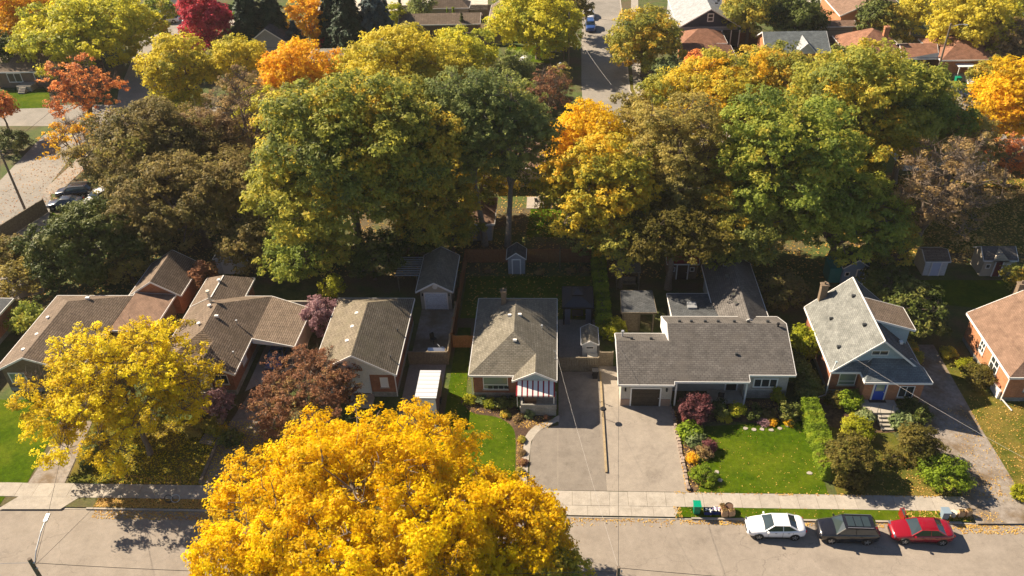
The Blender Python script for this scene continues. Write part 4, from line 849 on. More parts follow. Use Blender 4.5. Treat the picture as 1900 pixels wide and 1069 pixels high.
b = B(); b.box(-25.85, 60.8, 0, -25.6, 66.5, 2.6); b.build('carport_wall', siding_t, h); b = B(); b.box(-29.9, 67.9, 0, -25.7, 68.05, 2.7); b.build('carport_wall', siding_t, h)
b = B(); b.poly([(-29.9, 61.2, 2.5), (-25.7, 60.62, 2.5), (-25.55, 60.6, 2.72), (-29.9, 61.3, 3.0)]); b.build('fascia', white, h)
window(h, (-30.5, 59.8, 1.8), 1.1, 1.1, 'e', nx=1, gm=plain('pane_white', (.6, .6, .65))); window(h, (-31.6, 56.6, 1.9), 1.3, 1.2, 's', nx=2)
door(h, (-33.2, 56.6, .8), .9, 2.0, 's', white)
pb = empty('porch', (0, 0, 0)); pb.parent = h; b = B(); b.box(-34.9, 54.9, 0, -32.3, 56.58, .8); b.build('porch_floor', concrete, pb)
for a_, c_ in (((-34.8, 55.0), (-32.4, 55.0)), ((-34.8, 55.0), (-34.8, 56.5))):
    b = B(); b.beam((*a_, 1.7), (*c_, 1.7), .06, .06); b.beam((*a_, 1.0), (*c_, 1.0), .04, .04)
    for k in range(9): t = k / 8; q = (a_[0] + (c_[0] - a_[0]) * t, a_[1] + (c_[1] - a_[1]) * t); b.beam((*q, .8), (*q, 1.7), .03, .03)
    b.build('railing', white, pb)
b = B(); b.obox((-31.0, 54.9, 1.0), (.05, 0, 0), (0, .75, 0), (0, 0, .5)); b.build('white_gate', white, h)
for x_, y_, z_ in ((-35.6, 69.3, 4.35), (-34.75, 64.3, 4.75), (-34.85, 61.5, 4.65)): vent(h, x_, y_, z_, .22)
boxvent(h, -33.4, 62.5, 4.85, .18, white); stack(h, -35.0, 65.2, 4.5, 1.4, .12, cream); stack(h, -31.6, 62.6, 3.9, .3, .06); stack(h, -30.6, 58.3, 3.4, .4, .05)
# -- leftmost house
h = house('brown_house', 'brown brick house with tan hip roof behind the thin yellow tree at the left', -49, 62)
walls(h, -52.9, -45.4, 56.8, 68.1, 2.95, brick_b, base=block_m, zb=.5)
L_, R_, F_, K_, xm = -53.25, -45.0, 56.2, 68.45, -49.75
roof_part(h, [[(L_, K_, 3), (L_, F_, 3), (xm, F_, 4.8), (xm, 65.0, 4.8)], [(R_, F_, 3), (R_, K_, 3), (xm, 65.0, 4.8), (xm, F_, 4.8)], [(R_, K_, 3), (L_, K_, 3), (xm, 65.0, 4.8)]], rf_brown)
gable(h, -53.0, -45.3, 56.6, 2.9, 4.6, brick_b, face='s'); window(h, (-51.6, 56.8, 1.75), 1.7, 1.3, 's', nx=2, gm=glassg, fw=.12)
for x_, y_ in ((-50.9, 62.9), (-50.6, 60.2), (-50.7, 57.9)): vent(h, x_, y_, 4.25, .2)
boxvent(h, -48.4, 66.2, 4.3, .2, white)
# annex and old garage behind
h = house('annex', 'low tan-roofed annex behind the thin yellow tree', -43, 66, 'outbuilding')
walls(h, -44.9, -41.0, 63.0, 68.7, 2.6, brick_b); roof_part(h, [[(-44.95, 62.6, 3.0), (-40.6, 62.6, 2.75), (-40.6, 69.0, 2.75), (-44.95, 69.0, 3.0)]], rf_salmon)
h = house('old_garage', 'old red brick garage with streaked dark gable roof beside the annex', -43, 72, 'garage')
walls(h, -45.4, -40.6, 69.3, 74.9, 2.5, brick_o); roof_part(h, hip(-45.8, -40.1, 69.05, 75.2, 2.6, 4.4, 'y', False, False), rf_brown); gable(h, -45.4, -40.6, 69.3, 2.5, 4.2, brick_o, face='s'); gable(h, -45.4, -40.6, 74.9, 2.5, 4.2, brick_o, face='n')
# sliver at far left
h = house('left_edge_house', 'orange brick house with flat dark roof at the left edge', -61, 62)
walls(h, -66, -58.2, 58.0, 67.6, 2.9, brick_o, base=block_m, zb=.5); roof_part(h, [[(-66.4, 57.6, 3.3), (-57.8, 57.6, 3.0), (-57.8, 67.9, 3.0), (-66.4, 67.9, 3.3)]], rf_char)
# -- back garage with white door
h = house('back_garage', 'cream garage with white door and grey gable roof in the back yard', -12.9, 73, 'garage')
walls(h, -14.6, -11.3, 70.2, 76.4, 2.5, siding_t); roof_part(h, hip(-14.98, -11.0, 69.8, 76.8, 2.6, 3.75, 'y', False, False), rf_olive); gable(h, -14.6, -11.3, 70.2, 2.5, 3.5, siding_t, face='s'); gable(h, -14.6, -11.3, 76.4, 2.5, 3.5, siding_t, face='n')
door(h, (-12.95, 70.2, 0), 2.3, 2.1, 's', bluedoorw, name='garage_door', panels=4)
b = B(); b.cyl((-12.95, 70.15, 2.95), (-12.95, 70.22, 2.95), .28, .28, 12); b.build('attic_vent', white, h)
for s_ in (-14.35, -11.5): b = B(); b.box(s_ - .06, 70.05, 1.85, s_ + .06, 70.19, 2.1); b.build('wall_lamp', black, h)

# ---------------------------------------------------------------- sheds and garden structures
def shed(name, label, x0, x1, y0, y1, ze, zr, wm, rm, axis='y', dm=None, dw=.8, cat='shed', trim=None, group=None, win=0, dx=0):
    h = house(name, label, (x0 + x1) / 2, (y0 + y1) / 2, cat, group); walls(h, x0, x1, y0, y1, ze, wm)
    roof_part(h, hip(x0 - .15, x1 + .15, y0 - .15, y1 + .15, ze + .02, zr, axis, False, False), rm, fascia=trim or white, fh=.12)
    if axis == 'y': gable(h, x0, x1, y0, ze, zr - .1, wm, face='s'); gable(h, x0, x1, y1, ze, zr - .1, wm, face='n')
    else: gable(h, y0, y1, x0, ze, zr - .1, wm, face='w'); gable(h, y0, y1, x1, ze, zr - .1, wm, face='e')
    if dm: door(h, ((x0 + x1) / 2 + dx, y0, 0), dw, min(1.9, ze - .1), 's', dm)
    for k in range(win): window(h, ((x0 + x1) / 2 + (-1 if k == 0 else 1) * (x1 - x0) * .33, y0, ze * .62), .5, .55, 's', nx=1, sill=False)
    return h
shed('garden_shed', 'small grey shed with steep dark roof in the middle of the back fence', -5.6, -3.7, 76.9, 78.8, 2.1, 2.95, siding_g, rf_char, dm=plain('shed_grey', (.3, .31, .33)))
shed('garden_shed', 'white shed in the shade behind the ridged brown roof', -39.3, -36.5, 76.9, 79.3, 2.1, 2.7, siding_w, rf_char, dm=white, dw=1.2)
h = shed('tool_shed', 'narrow pale shed with lean roof beside the driveway fence', 2.45, 3.85, 62.0, 64.4, 2.0, 2.5, siding_w, rf_olive, win=0, cat='shed'); window(h, (3.15, 62.0, 1.55), .8, .35, 's', nx=1, sill=False)
b = B(); b.box(2.95, 61.2, 0, 3.85, 61.95, .75); b.box(2.9, 61.15, .75, 3.9, 61.97, .85); o = b.build('storage_chest', cream); tag(o, 'cream storage chest before the narrow pale shed', 'box')
shed('playhouse', 'dark-roofed blue shed with teal side behind the sage-roofed house', 30.9, 33.6, 74.9, 77.5, 2.2, 3.3, plain('blue_grey_wall', (.20, .30, .42)), rf_char, dm=bluedark, dw=.7, win=1, dx=.5)
b = B(); b.box(29.6, 75.2, 0, 30.85, 77.2, 1.9); b.poly([(29.5, 75.1, 2.0), (30.85, 75.1, 2.3), (30.85, 77.3, 2.3), (29.5, 77.3, 2.0)]); o = b.build('lean_to', tealp); tag(o, 'teal lean-to against the left side of the blue shed', 'shed')
shed('garden_shed', 'lilac-white shed with brown roof and open doors, left of the playhouse with the arched door', 40.2, 42.6, 76.6, 79.2, 1.9, 2.6, siding_w, rf_brown, axis='x', dm=plain('pale_blue', (.5, .55, .7)), dw=.9)
h = shed('playhouse', 'pale playhouse with red arched door and small windows at the right', 46.3, 49.6, 76.5, 79.0, 2.1, 3.1, siding_t, rf_grey, axis='x', dm=plain('door_dark_red', (.12, .02, .03)), dw=.7, win=2)
b = B(); b.poly([(47.0, 76.3, 2.0), (48.9, 76.3, 2.0), (47.95, 76.3, 3.0)]); b.poly([(47.0, 76.3, 2.0), (47.95, 76.3, 3.0), (47.95, 77.8, 3.0), (47.0, 76.9, 2.0)]); b.poly([(47.95, 76.3, 3.0), (48.9, 76.3, 2.0), (48.9, 76.9, 2.0), (47.95, 77.8, 3.0)]); b.build('porch_gable', siding_t, h)
h = shed('cabin', 'timber garden cabin with red roof and dark double doors behind the ranch house', 12.2, 15.4, 75.9, 78.4, 2.1, 2.8, surface('cabin_wood', (.15, .11, .07), (.22, .16, .11), 4), rf_red, axis='x', dm=plain('cabin_door', (.05, .03, .025)), dw=1.1, win=2)
# black gazebo
h = house('gazebo', 'black two-tier gazebo with grey curtains beside the long hedge', 2, 69, 'gazebo')
x0, x1, y0, y1 = .65, 3.55, 67.6, 71.0
roof_part(h, [f for f in hip(x0 - .15, x1 + .15, y0 - .15, y1 + .15, 2.35, 3.05, 'y', True, True, .95)], plain('gazebo_top', (.03, .035, .045), .45), fascia=black)
roof_part(h, hip(x0 + .85, x1 - .85, y0 + 1.0, y1 - 1.0, 3.1, 3.45, 'y', True, True), plain('gazebo_top2', (.035, .04, .05), .45), name='upper_roof', fascia=black, fh=.1)
for xx in (x0, x1):
    for yy in (y0, y1): b = B(); b.box(xx - .07, yy - .07, 0, xx + .07, yy + .07, 2.35); b.build('post', black, h)
for xx in (x0 + .1, x1 - .65):
    b = B()
    for k in range(8): b.cyl((xx + .04 + k * .07, y0 + .02 * (k % 2), .05), (xx + .04 + k * .07, y0 + .02 * (k % 2), 2.3), .045, .045, 6)
    b.build('curtain', plain('curtain_grey', (.13, .15, .2), .8), h)
b = B(); b.box(1.5, 68.6, .35, 2.7, 69.6, .42); b.box(1.6, 68.7, 0, 1.7, 68.8, .35); b.box(2.5, 69.4, 0, 2.6, 69.5, .35); o = b.build('patio_table', dgrey); tag(o, 'low table inside the black gazebo', 'table')
# pavilion left of the ranch house
h = house('pavilion', 'timber pavilion with dark flat roof left of the long ranch house', 8.2, 68, 'pavilion')
roof_part(h, [[(6.45, 66.3, 2.6), (9.95, 66.3, 2.6), (9.8, 69.8, 2.8), (6.55, 69.8, 2.8)]], rf_char, fascia=wood_w)
for xx in (6.6, 8.3, 9.7): b = B(); b.box(xx - .07, 66.45, 0, xx + .07, 66.6, 2.5); b.build('post', wood_w, h)
for xx in (6.7, 9.6): b = B(); b.box(xx - .07, 69.4, 0, xx + .07, 69.55, 2.6); b.build('post', wood_w, h)
b = B(); b.box(6.7, 66.5, 0, 8.2, 66.56, 2.4); b.build('screen', wood_w, h)
h = house('swing_seat', 'weathered garden swing with slatted canopy behind the pavilion', 7.6, 73.5, 'swing')
roof_part(h, [[(6.4, 73.9, 2.3), (9.0, 73.9, 2.3), (9.0, 75.2, 2.6), (6.4, 75.2, 2.6)]], rf_olive, fascia=wood_w, fh=.1)
for xx in (6.5, 8.9):
    b = B(); b.beam((xx, 73.9, 0), (xx, 74.3, 2.4), .09, .09); b.beam((xx, 75.1, 0), (xx, 74.8, 2.4), .09, .09); b.build('frame', wood_w, h)
b = B(); b.box(6.8, 74.2, .45, 8.6, 74.8, .52); b.box(6.8, 74.75, .52, 8.6, 74.8, 1.1); b.build('seat', wood_w, h)
# pergola of pale slats
h = house('pergola', 'pergola of pale parallel slats left of the back garage', -16.4, 75, 'pergola')
for k in range(9):
    yy = 73.3 + k * .44; b = B(); b.box(-17.8 + .06 * k * .2, yy, 2.2, -15.2, yy + .15, 2.28); b.build('slat', lgrey, h)
for xx in (-17.6, -15.5):
    b = B(); b.box(xx, 73.2, 2.08, xx + .1, 77.0, 2.2); b.build('beam', wood_w, h)
    for yy in (73.4, 76.8): b = B(); b.box(xx, yy, 0, xx + .1, yy + .1, 2.08); b.build('post', wood_w, h)

# ---------------------------------------------------------------- houses behind the trees
def simple(name, label, x0, x1, y0, y1, ze, zr, wm, rm, axis='x', hs=True, he=True, k=1.0, wins=(), gab=None, fascia=None, rz=0):
    h = house(name, label, (x0 + x1) / 2, (y0 + y1) / 2); walls(h, x0 + .4, x1 - .4, y0 + .4, y1 - .4, ze - .05, wm)
    roof_part(h, hip(x0, x1, y0, y1, ze, zr, axis, hs, he, k), rm, fascia=fascia)
    if axis == 'y' and not hs: gable(h, x0 + .4, x1 - .4, y0 + .4, ze - .05, zr - .2, gab or wm, face='s')
    if axis == 'x' and not hs: gable(h, y0 + .4, y1 - .4, x0 + .4, ze - .05, zr - .2, gab or wm, face='w')
    if axis == 'x' and not he: gable(h, y0 + .4, y1 - .4, x1 - .4, ze - .05, zr - .2, gab or wm, face='e')
    for (xx, zz, w_, h_) in wins: window(h, (xx, y0 + .4, zz), w_, h_, 's', nx=2, sill=False, fw=.12)
    if rz: h.rotation_euler = (0, 0, rz)
    return h
h = simple('dark_roofed_house', 'low dark brick house with grey roof and picture windows at the upper left', -100, -87.2, 134.8, 144.5, 3.0, 5.0, brick_b, rf_brown, 'x', True, False, wins=((-95.6, 1.8, 2.6, 1.7), (-90.8, 1.9, 2.4, 1.4)))
b = B(); b.box(-94.6, 133.2, 0, -92.0, 135.15, 1.0); b.build('porch', concrete, h); 
for k in range(3): b = B(); b.box(-94.0, 133.2 - .35 * (k + 1), 0, -92.8, 133.2 - .35 * k, .8 - .25 * k); b.build('step', concrete, h)
simple('grey_roofed_house', 'house with plain grey hip roof behind the orange and yellow trees', -43.6, -32.0, 131.0, 142.5, 3.6, 5.3, brick_b, rf_olive, 'x', True, True, .75)
h = simple('pale_roofed_house', 'house with bright pale roof peeping over the yellow-green trees', -35.5, -27.5, 142.2, 150, 3.4, 5.6, siding_w, rf_lt, 'y', False, True)
simple('red_brick_house', 'red brick house with brown hip roof left of the large olive tree', -13.4, -4.5, 156.6, 168, 3.2, 5.6, brick_r, rf_brown, 'y', True, False, 1, wins=((-11.5, 1.8, 1, 1.2),))
simple('low_brown_building', 'long low building with brown roof beyond the arborvitae', -31, -15, 158.2, 164, 2.6, 3.9, brick_b, rf_brown, 'x', False, False)
simple('pink_brick_building', 'low building with brown roof end seen behind the yellow-green trees', -26.5, -18, 168.5, 173, 2.6, 4.2, siding_t, rf_brown, 'x', True, True)
h = simple('navy_gable_house', 'house with a navy gable, white window and pale metal-grey roof at the top', 22.0, 33.2, 151.0, 172, 3.6, 6.9, siding_g, rf_lt, 'y', False, False, gab=siding_n, wins=((23.4, 1.9, 1.4, 1.5), (26.6, 1.9, 1.6, 1.5)))
window(h, (27.7, 151.4, 5.2), 1.15, 1.5, 's', nx=1, ny=2, sill=False, fw=.16); 
for x_, y_, z_ in ((29.2, 160, 6.1), (29.5, 157, 5.95), (30.6, 161, 5.2), (31.6, 155, 4.6)): boxvent(h, x_, y_, z_ + .15, .25)
b = B(); b.box(29.8, 150.4, .1, 33.0, 151.35, 2.9); b.build('dark_porch', black, h)
for xx in (29.8, 31.5, 33.0): b = B(); b.box(xx - .08, 150.2, .1, xx + .08, 150.36, 3.2); b.build('porch_post', white, h)
simple('rust_garage', 'small garage with rust-brown hip roof in front of the tan fence', 21.9, 29.9, 144.6, 151.0, 2.8, 4.4, brick_r, rf_rust, 'x', True, True, 1.0)
h = simple('rust_roofed_house', 'brick house with rust-brown roof half in shade above the orange trees', 20.6, 30.0, 133.8, 142.4, 3.2, 5.2, brick_o, rf_rust, 'x', False, True)
h = simple('grey_gable_house', 'long house with grey roof and a small pale cross gable above the maples', 35.2, 46.0, 138.2, 147.0, 3.2, 5.4, brick_o, rf_teal, 'x', False, False)
roof_part(h, [[(40.0, 137.6, 3.2), (41.8, 137.6, 5.0), (41.8, 142.0, 5.0), (40.0, 139, 3.3)], [(41.8, 137.6, 5.0), (43.6, 137.6, 3.2), (43.6, 139, 3.3), (41.8, 142.0, 5.0)]], rf_lt, name='cross_roof'); gable(h, 40.2, 43.4, 137.9, 3.1, 4.8, siding_w, face='s')
h = simple('pyramid_roofed_house', 'house with brown pyramid roof and brick chimney between the maples and the corner house', 48.5, 58.2, 136.5, 146.5, 3.2, 6.0, brick_r, rf_rust, 'y', True, True, .95)
chimney(h, 55.2, 140.3, 4, 6.6, .8, .7, brick_o)
h = simple('corner_brick_house', 'corner brick house with rust hip roof, white awning and carport', 62.6, 72.2, 134.0, 144.5, 3.1, 5.6, brick_o, rf_rust, 'x', True, True, 1.0, wins=((70.0, 1.8, 2.4, 1.5),))
roof_part(h, [[(56.8, 135.2, 3.0), (62.7, 135.2, 3.0), (63.5, 139.0, 4.2), (57.4, 139.0, 4.2)], [(57.4, 139.0, 4.2), (63.5, 139, 4.2), (63.5, 142.5, 3.0), (56.8, 142.5, 3.0)]], rf_rust, name='carport_roof')
b = B(); b.box(57.0, 135.4, 0, 57.35, 142.3, 2.9); b.build('carport_wall', brick_o, h); b = B(); b.poly([(57.3, 135.35, 2.95), (62.6, 135.35, 2.95), (62.6, 135.35, 3.9)]); b.build('carport_gable', siding_w, h)
b = B(); b.box(65.2, 132.8, 2.3, 68.0, 134.3, 2.4); b.build('awning', white, h)
b = B(); b.box(65.3, 132.6, 0, 67.9, 134.35, .7); b.build('porch', concrete, h)
for xx in (65.2, 66.6, 67.9): b = B(); b.box(xx, 132.6, .7, xx + .1, 132.7, 2.3); b.build('porch_post', white, h)
for k in range(4): b = B(); b.box(66.7, 132.6 - .33 * (k + 1), 0, 67.9, 132.6 - .33 * k, .6 - .15 * k); b.build('step', white, h)
chimney(h, 68.3, 143, 4.2, 6.4, .6, .6, brick_o)
h = simple('beige_house', 'house with beige wall and tan roof glimpsed through the trees in the centre', -11, 1.5, 97, 108, 3.0, 4.8, siding_t, rf_salmon, 'x', True, True, 1.0, wins=((-1.9, 1.7, 1.0, 1.0), (-6, 1.7, 1.4, 1.2)))
h = simple('tan_brick_house', 'house with tan roof and pink brick side at the top right', 52.8, 66, 157.5, 172, 3.2, 6.2, brick_o, rf_salmon, 'y', False, True, 1.0)
h = simple('long_tan_garage', 'long tan garage with flat brown roof before the tan-roofed house', 41.5, 54.5, 152.6, 156.0, 2.8, 3.4, siding_t, rf_salmon, 'x', False, False)
simple('white_corner_house', 'white two-storey house corner behind the crimson tree', -88, -77.5, 175, 186, 5.4, 7.5, siding_w, rf_lt, 'x', True, True, 1.0, wins=((-80.0, 3.6, 1.0, 1.6), (-84, 3.6, 1.0, 1.6)))
simple('hidden_house', 'pale-walled house glimpsed between the maples at the right', 46, 58, 101, 110, 3.0, 5.0, siding_w, rf_rust, 'x', True, True, 1.0)
simple('slate_house', 'dark blue-grey roofed building among the conifers', -57, -49, 146, 156, 3.4, 6.2, siding_g, rf_char, 'y', False, True)
simple('right_far_house', 'house with grey roof beyond the brown tree at the right edge', 62, 74, 94, 104, 3.0, 5.0, siding_w, rf_grey, 'x', True, True)
simple('wooded_house', 'grey-walled house half hidden behind the leaning trunks', -14.5, -7.5, 83.6, 90, 2.6, 4.2, siding_g, rf_salmon, 'x', True, True)
# white flat-roofed box and deck behind the grey-green tree
h = house('white_annex', 'narrow white flat-topped annex behind the grey-green tree', -6.3, 134, 'outbuilding')
b = B(); b.box(-7.4, 133, 0, -5.2, 137.5, 3.4); b.build('wall', siding_g, h); b = B(); b.box(-7.6, 132.8, 3.4, -5.0, 137.7, 3.65); b.build('roof', white, h)
h = house('deck', 'timber deck with white rail beside the narrow white annex', -3.4, 131, 'deck'); b = B(); b.box(-5.0, 129.6, 0, -1.6, 133.4, .5); b.build('deck_floor', wood_r, h)
b = B(); b.box(-5.0, 133.3, .5, -1.6, 133.4, 1.5); b.box(-1.7, 129.6, .5, -1.6, 133.3, 1.5); b.build('railing', wood_o, h)
shed('far_shed', 'pale grey shed behind the utility pole in the top centre', -1.6, .7, 149.3, 153.0, 3.0, 3.7, siding_g, rf_lt, 'y', dm=siding_g, dw=1.2)
settle()
# ---------------------------------------------------------------- fences
fence('board_fence', 'red-brown board fence left of the small grey shed', (-10.5, 79.2), (-5.75, 79.2), 1.75, wood_r)
fence('board_fence', 'red-brown board fence between the small grey shed and the long hedge', (-3.5, 79.2), (3.9, 79.2), 1.75, wood_r)
fence('board_fence', 'brown board fence running along the left side of the bungalow yard', (-10.55, 63.8), (-10.55, 79.1), 1.8, wood_r)
fence('board_gate', 'orange board gate joining the side fence to the bungalow', (-10.5, 63.75), (-8.0, 63.75), 1.55, wood_o, cap=False)
fence('board_fence', 'weathered board fence across the bungalow drive', (.15, 60.25), (3.95, 60.25), 1.7, wood_w)
h = fence('board_gate', 'small weathered gate left of the ranch garage', (4.1, 61.0), (5.35, 61.0), 1.75, wood_w)
fence('board_fence', 'dark board fence behind the white trailer', (-14.6, 61.1), (-10.75, 61.1), 1.6, wood_w)
fence('board_fence', 'low rail fence beside the patio of the back garage', (-10.75, 61.2), (-10.75, 69.5), 1.5, wood_t)
fence('board_fence', 'olive board fence along the street at the left edge', (-69.8, 82.5), (-67.2, 91.2), 2.0, wood_w)
fence('board_fence', 'brown board fence behind the leafy garden at the left edge', (-76, 79.6), (-58, 79.4), 1.8, wood_w)
fence('board_fence', 'tan board fence before the navy gabled house', (30.6, 152.4), (45, 151.6), 2.0, wood_r)
fence('board_fence', 'pale diagonal board fence beside the rust-roofed garage', (29.9, 151.2), (30.9, 136.5), 2.0, wood_t)
fence('board_fence', 'short grey board fence behind the pyramid-roofed house', (45, 149.5), (60, 149.5), 1.9, wood_w)
fence('board_fence', 'grey board fence beyond the corner brick house', (62, 149), (82, 148), 1.9, wood_w)
fence('board_fence', 'weathered board fence beyond the yellow-green trees in the top centre', (-17.5, 153.9), (-8.5, 153.9), 2.3, wood_w)
fence('board_fence', 'dark board fence along the far side of the pale paved yard', (-33, 170.8), (-13.5, 170.2), 2.6, wood_w)
fence('wire_fence', 'low fence rail behind the tall trees left of the back garage', (-30, 80.5), (-15, 80.8), 1.3, wood_w)
# ---------------------------------------------------------------- cars
def lerp_prof(P, x):
    for a, b_ in zip(P, P[1:]):
        if a[0] <= x <= b_[0]: t = (x - a[0]) / (b_[0] - a[0] + 1e-9); return a[1] + (b_[1] - a[1]) * t
    return P[0][1] if x < P[0][0] else P[-1][1]
def car(name, label, x, y, rz, paint, kind='sedan', group=None, z=-.11, open_door=False, Lk=1.0, pano=False):
    root = empty(name, (x, y, z), label, 'car', group, rz=rz)
    if kind == 'sedan':
        top = [(-2.32, .50), (-2.26, .66), (-2.05, .76), (-1.5, .86), (-1.0, .95), (-.2, .98), (1.0, 1.0), (1.55, 1.05), (2.0, 1.03), (2.22, .92), (2.33, .62)]
        wid = [(-2.32, .48), (-2.26, .66), (-2.05, .80), (-1.6, .88), (-1.0, .905), (1.2, .905), (1.8, .88), (2.15, .78), (2.33, .55)]
        ws, wt, rt, rb, zr, hw0, hw1 = -1.02, -.28, .92, 1.68, 1.44, .79, .60; Hb = .97
    else:
        top = [(-2.38, .60), (-2.33, .82), (-2.15, .95), (-1.6, 1.04), (-1.15, 1.10), (-.2, 1.13), (1.2, 1.15), (2.1, 1.17), (2.3, 1.12), (2.38, .7)]
        wid = [(-2.38, .62), (-2.33, .76), (-2.1, .87), (-1.6, .93), (-1.0, .95), (1.4, .95), (2.05, .92), (2.3, .84), (2.38, .70)]
        ws, wt, rt, rb, zr, hw0, hw1 = -1.12, -.45, 1.85, 2.25, 1.70, .84, .70; Hb = 1.12
    xs = sorted(set([p[0] for p in top] + [p[0] for p in wid] + [-1.3, -.6, .4, 1.35])); rows = []
    for xx in xs:
        t, w = lerp_prof(top, xx), lerp_prof(wid, xx); lo = .20 + .06 * (abs(xx) / 2.3) ** 4
        half = [(0, lo), (w * .80, lo), (w * .96, lo + .10), (w, lo + (t - lo) * .45), (w * .985, lo + (t - lo) * .72), (w * .93, t - .045), (w * .82, t), (w * .45, t + .025), (0, t + .035)]
        rows.append([(xx, a, c) for a, c in half] + [(xx, -a, c) for a, c in half[-2:0:-1]])
    v = [p for r in rows for p in r]; n = len(rows[0]); f = []
    for i in range(len(rows) - 1):
        for k in range(n): f.append((i * n + k, i * n + (k + 1) % n, (i + 1) * n + (k + 1) % n, (i + 1) * n + k))
    f.append(tuple(range(n))[::-1]); f.append(tuple((len(rows) - 1) * n + k for k in range(n)))
    me = bpy.data.meshes.new('body'); me.from_pydata(v, [], f); me.polygons.foreach_set('use_smooth', [True] * len(f)); me.materials.append(paint)
    import bmesh
    bm = bmesh.new(); bm.from_mesh(me); bmesh.ops.recalc_face_normals(bm, faces=bm.faces); bm.to_mesh(me); bm.free()
    o = bpy.data.objects.new('body', me); COL.objects.link(o); o.parent = root
    # glasshouse
    g0, g1 = Hb - .03, zr - .06
    def quad(nm, q, mat, flip=False):
        b = B(); b.poly(q[::-1] if flip else q); return b.build(nm, mat, root)
    quad('windshield', [(ws, -hw0, g0), (ws - .1, 0, g0 + .01), (ws, hw0, g0), (wt, hw1, g1), (wt - .05, 0, g1 + .04), (wt, -hw1, g1)], carglass, True)
    quad('rear_window', [(rb, -hw0 * .93, g0 + .05), (rb + .07, 0, g0 + .05), (rb, hw0 * .93, g0 + .05), (rt, hw1 * .95, g1), (rt + .05, 0, g1 + .04), (rt, -hw1 * .95, g1)], carglass)
    for s in (-1, 1):
        quad('side_window', [(ws + .08, s * (hw0 + .03), g0), (wt, s * (hw1 + .02), g1), (rt, s * (hw1 + .02), g1), (rb - .02, s * (hw0 + .01), g0 + .02)], carglass, s > 0)
    rows = []; N1 = 9
    for i in range(N1):
        t = i / (N1 - 1); xx = wt - .03 + (rt - wt + .06) * t; hh = 1 - (2 * t - 1) ** 4 * .6
        rows.append([(xx, -hw1 * 1.03, g1 - .015), (xx, -hw1 * .86, g1 + .045 * hh), (xx, -hw1 * .4, g1 + .075 * hh), (xx, 0, g1 + .085 * hh), (xx, hw1 * .4, g1 + .075 * hh), (xx, hw1 * .86, g1 + .045 * hh), (xx, hw1 * 1.03, g1 - .015)])
    v = [p for r in rows for p in r]; f = [(i * 7 + k, (i + 1) * 7 + k, (i + 1) * 7 + k + 1, i * 7 + k + 1) for i in range(N1 - 1) for k in range(6)]
    me = bpy.data.meshes.new('roof'); me.from_pydata(v, [], f); me.polygons.foreach_set('use_smooth', [True] * len(f)); me.materials.append(paint); me.flip_normals()
    o = bpy.data.objects.new('roof', me); COL.objects.link(o); o.parent = root
    for s in (-1, 1):
        pl = B(); pl.beam((ws + .02, s * (hw0 + .01), g0), (wt, s * hw1, g1), .07, .06); pl.beam((rb - .02, s * hw0 * .96, g0 + .03), (rt, s * hw1, g1), .13 if kind == 'sedan' else .2, .06); pl.beam((.42, s * (hw0 + .035), g0), (.38, s * (hw1 + .03), g1), .05, .03)
        pl.beam((wt, s * (hw1 + .01), g1 + .0), (rt, s * (hw1 + .01), g1 + .0), .05, .05); pl.build('pillar', black if kind == 'suv' else paint, root)

    if pano:
        for k in range(3): b = B(); b.box(-.25 + k * .62, -.50, g1 + .093, .30 + k * .62, .50, g1 + .10); b.build('roof_glass', carglass, root)
    if kind != 'sedan':
        for s in (-1, 1): b = B(); b.beam((-.3, s * .66, g1 + .11), (1.7, s * .66, g1 + .11), .04, .04); b.build('roof_rail', silver, root)
    wr = .33 if kind == 'sedan' else .37; W_ = .905 if kind == 'sedan' else .95
    for s in (-1, 1):
        for wx in (-1.42, 1.38):
            a = B(); a.cyl((wx, s * (W_ - .10), wr), (wx, s * (W_ + .006), wr), wr + .06, wr + .05, 20); a.build('wheel_arch', black, root)
            w = B(); w.cyl((wx, s * (W_ - .2), wr), (wx, s * (W_ + .03), wr), wr, wr, 20); wo = w.build('wheel', rubber, root)
            r = B(); r.cyl((wx, s * (W_ + .03), wr), (wx, s * (W_ + .036), wr), wr * .70, wr * .68, 16)
            ro = r.build('rim', dgrey, wo)
            q = B()
            for k in range(5):
                a_ = 2 * pi * k / 5 + .3; q.obox((wx + cos(a_) * wr * .34, s * (W_ + .04), wr + sin(a_) * wr * .34), (cos(a_) * wr * .33, 0, sin(a_) * wr * .33), (0, .006, 0), (-sin(a_) * .035, 0, cos(a_) * .035))
            q.build('spokes', silver, wo)
        m = B(); m.obox((ws + .22, s * (W_ + .08), Hb + .02), (.06, 0, 0), (0, .10, 0), (0, 0, .06)); m.build('mirror', paint, root)
        for hx in (-.15, .85): q = B(); q.obox((hx, s * (W_ + .008), Hb * .84), (.08, 0, 0), (0, .01, 0), (0, 0, .014)); q.build('door_handle', black if kind != 'sedan' else dgrey, root)
        hl = B(); hl.obox((-2.17, s * .62, .68 if kind == 'sedan' else .83), (.07, s * -.06, 0), (.02, .16, 0), (0, 0, .05)); hl.build('headlight', silver, root)
        tl = B(); tl.obox((2.235, s * .56, .84 if kind == 'sedan' else 1.0), (.03, 0, 0), (0, .17, 0), (0, 0, .05)); tl.build('tail_light', plain('taillight', (.3, .005, .005), .25) if 'taillight' not in MATS else MATS['taillight'], root)
    gr = B(); gr.obox((-2.325, 0, .50), (.015, 0, 0), (0, .42, 0), (0, 0, .09)); gr.build('grille', black, root)
    for s in (-1, 1): sl = B(); sl.obox((0, s * (W_ - .005), .24), (1.0, 0, 0), (0, .012, 0), (0, 0, .045)); sl.build('sill', black, root)
    ln = B()
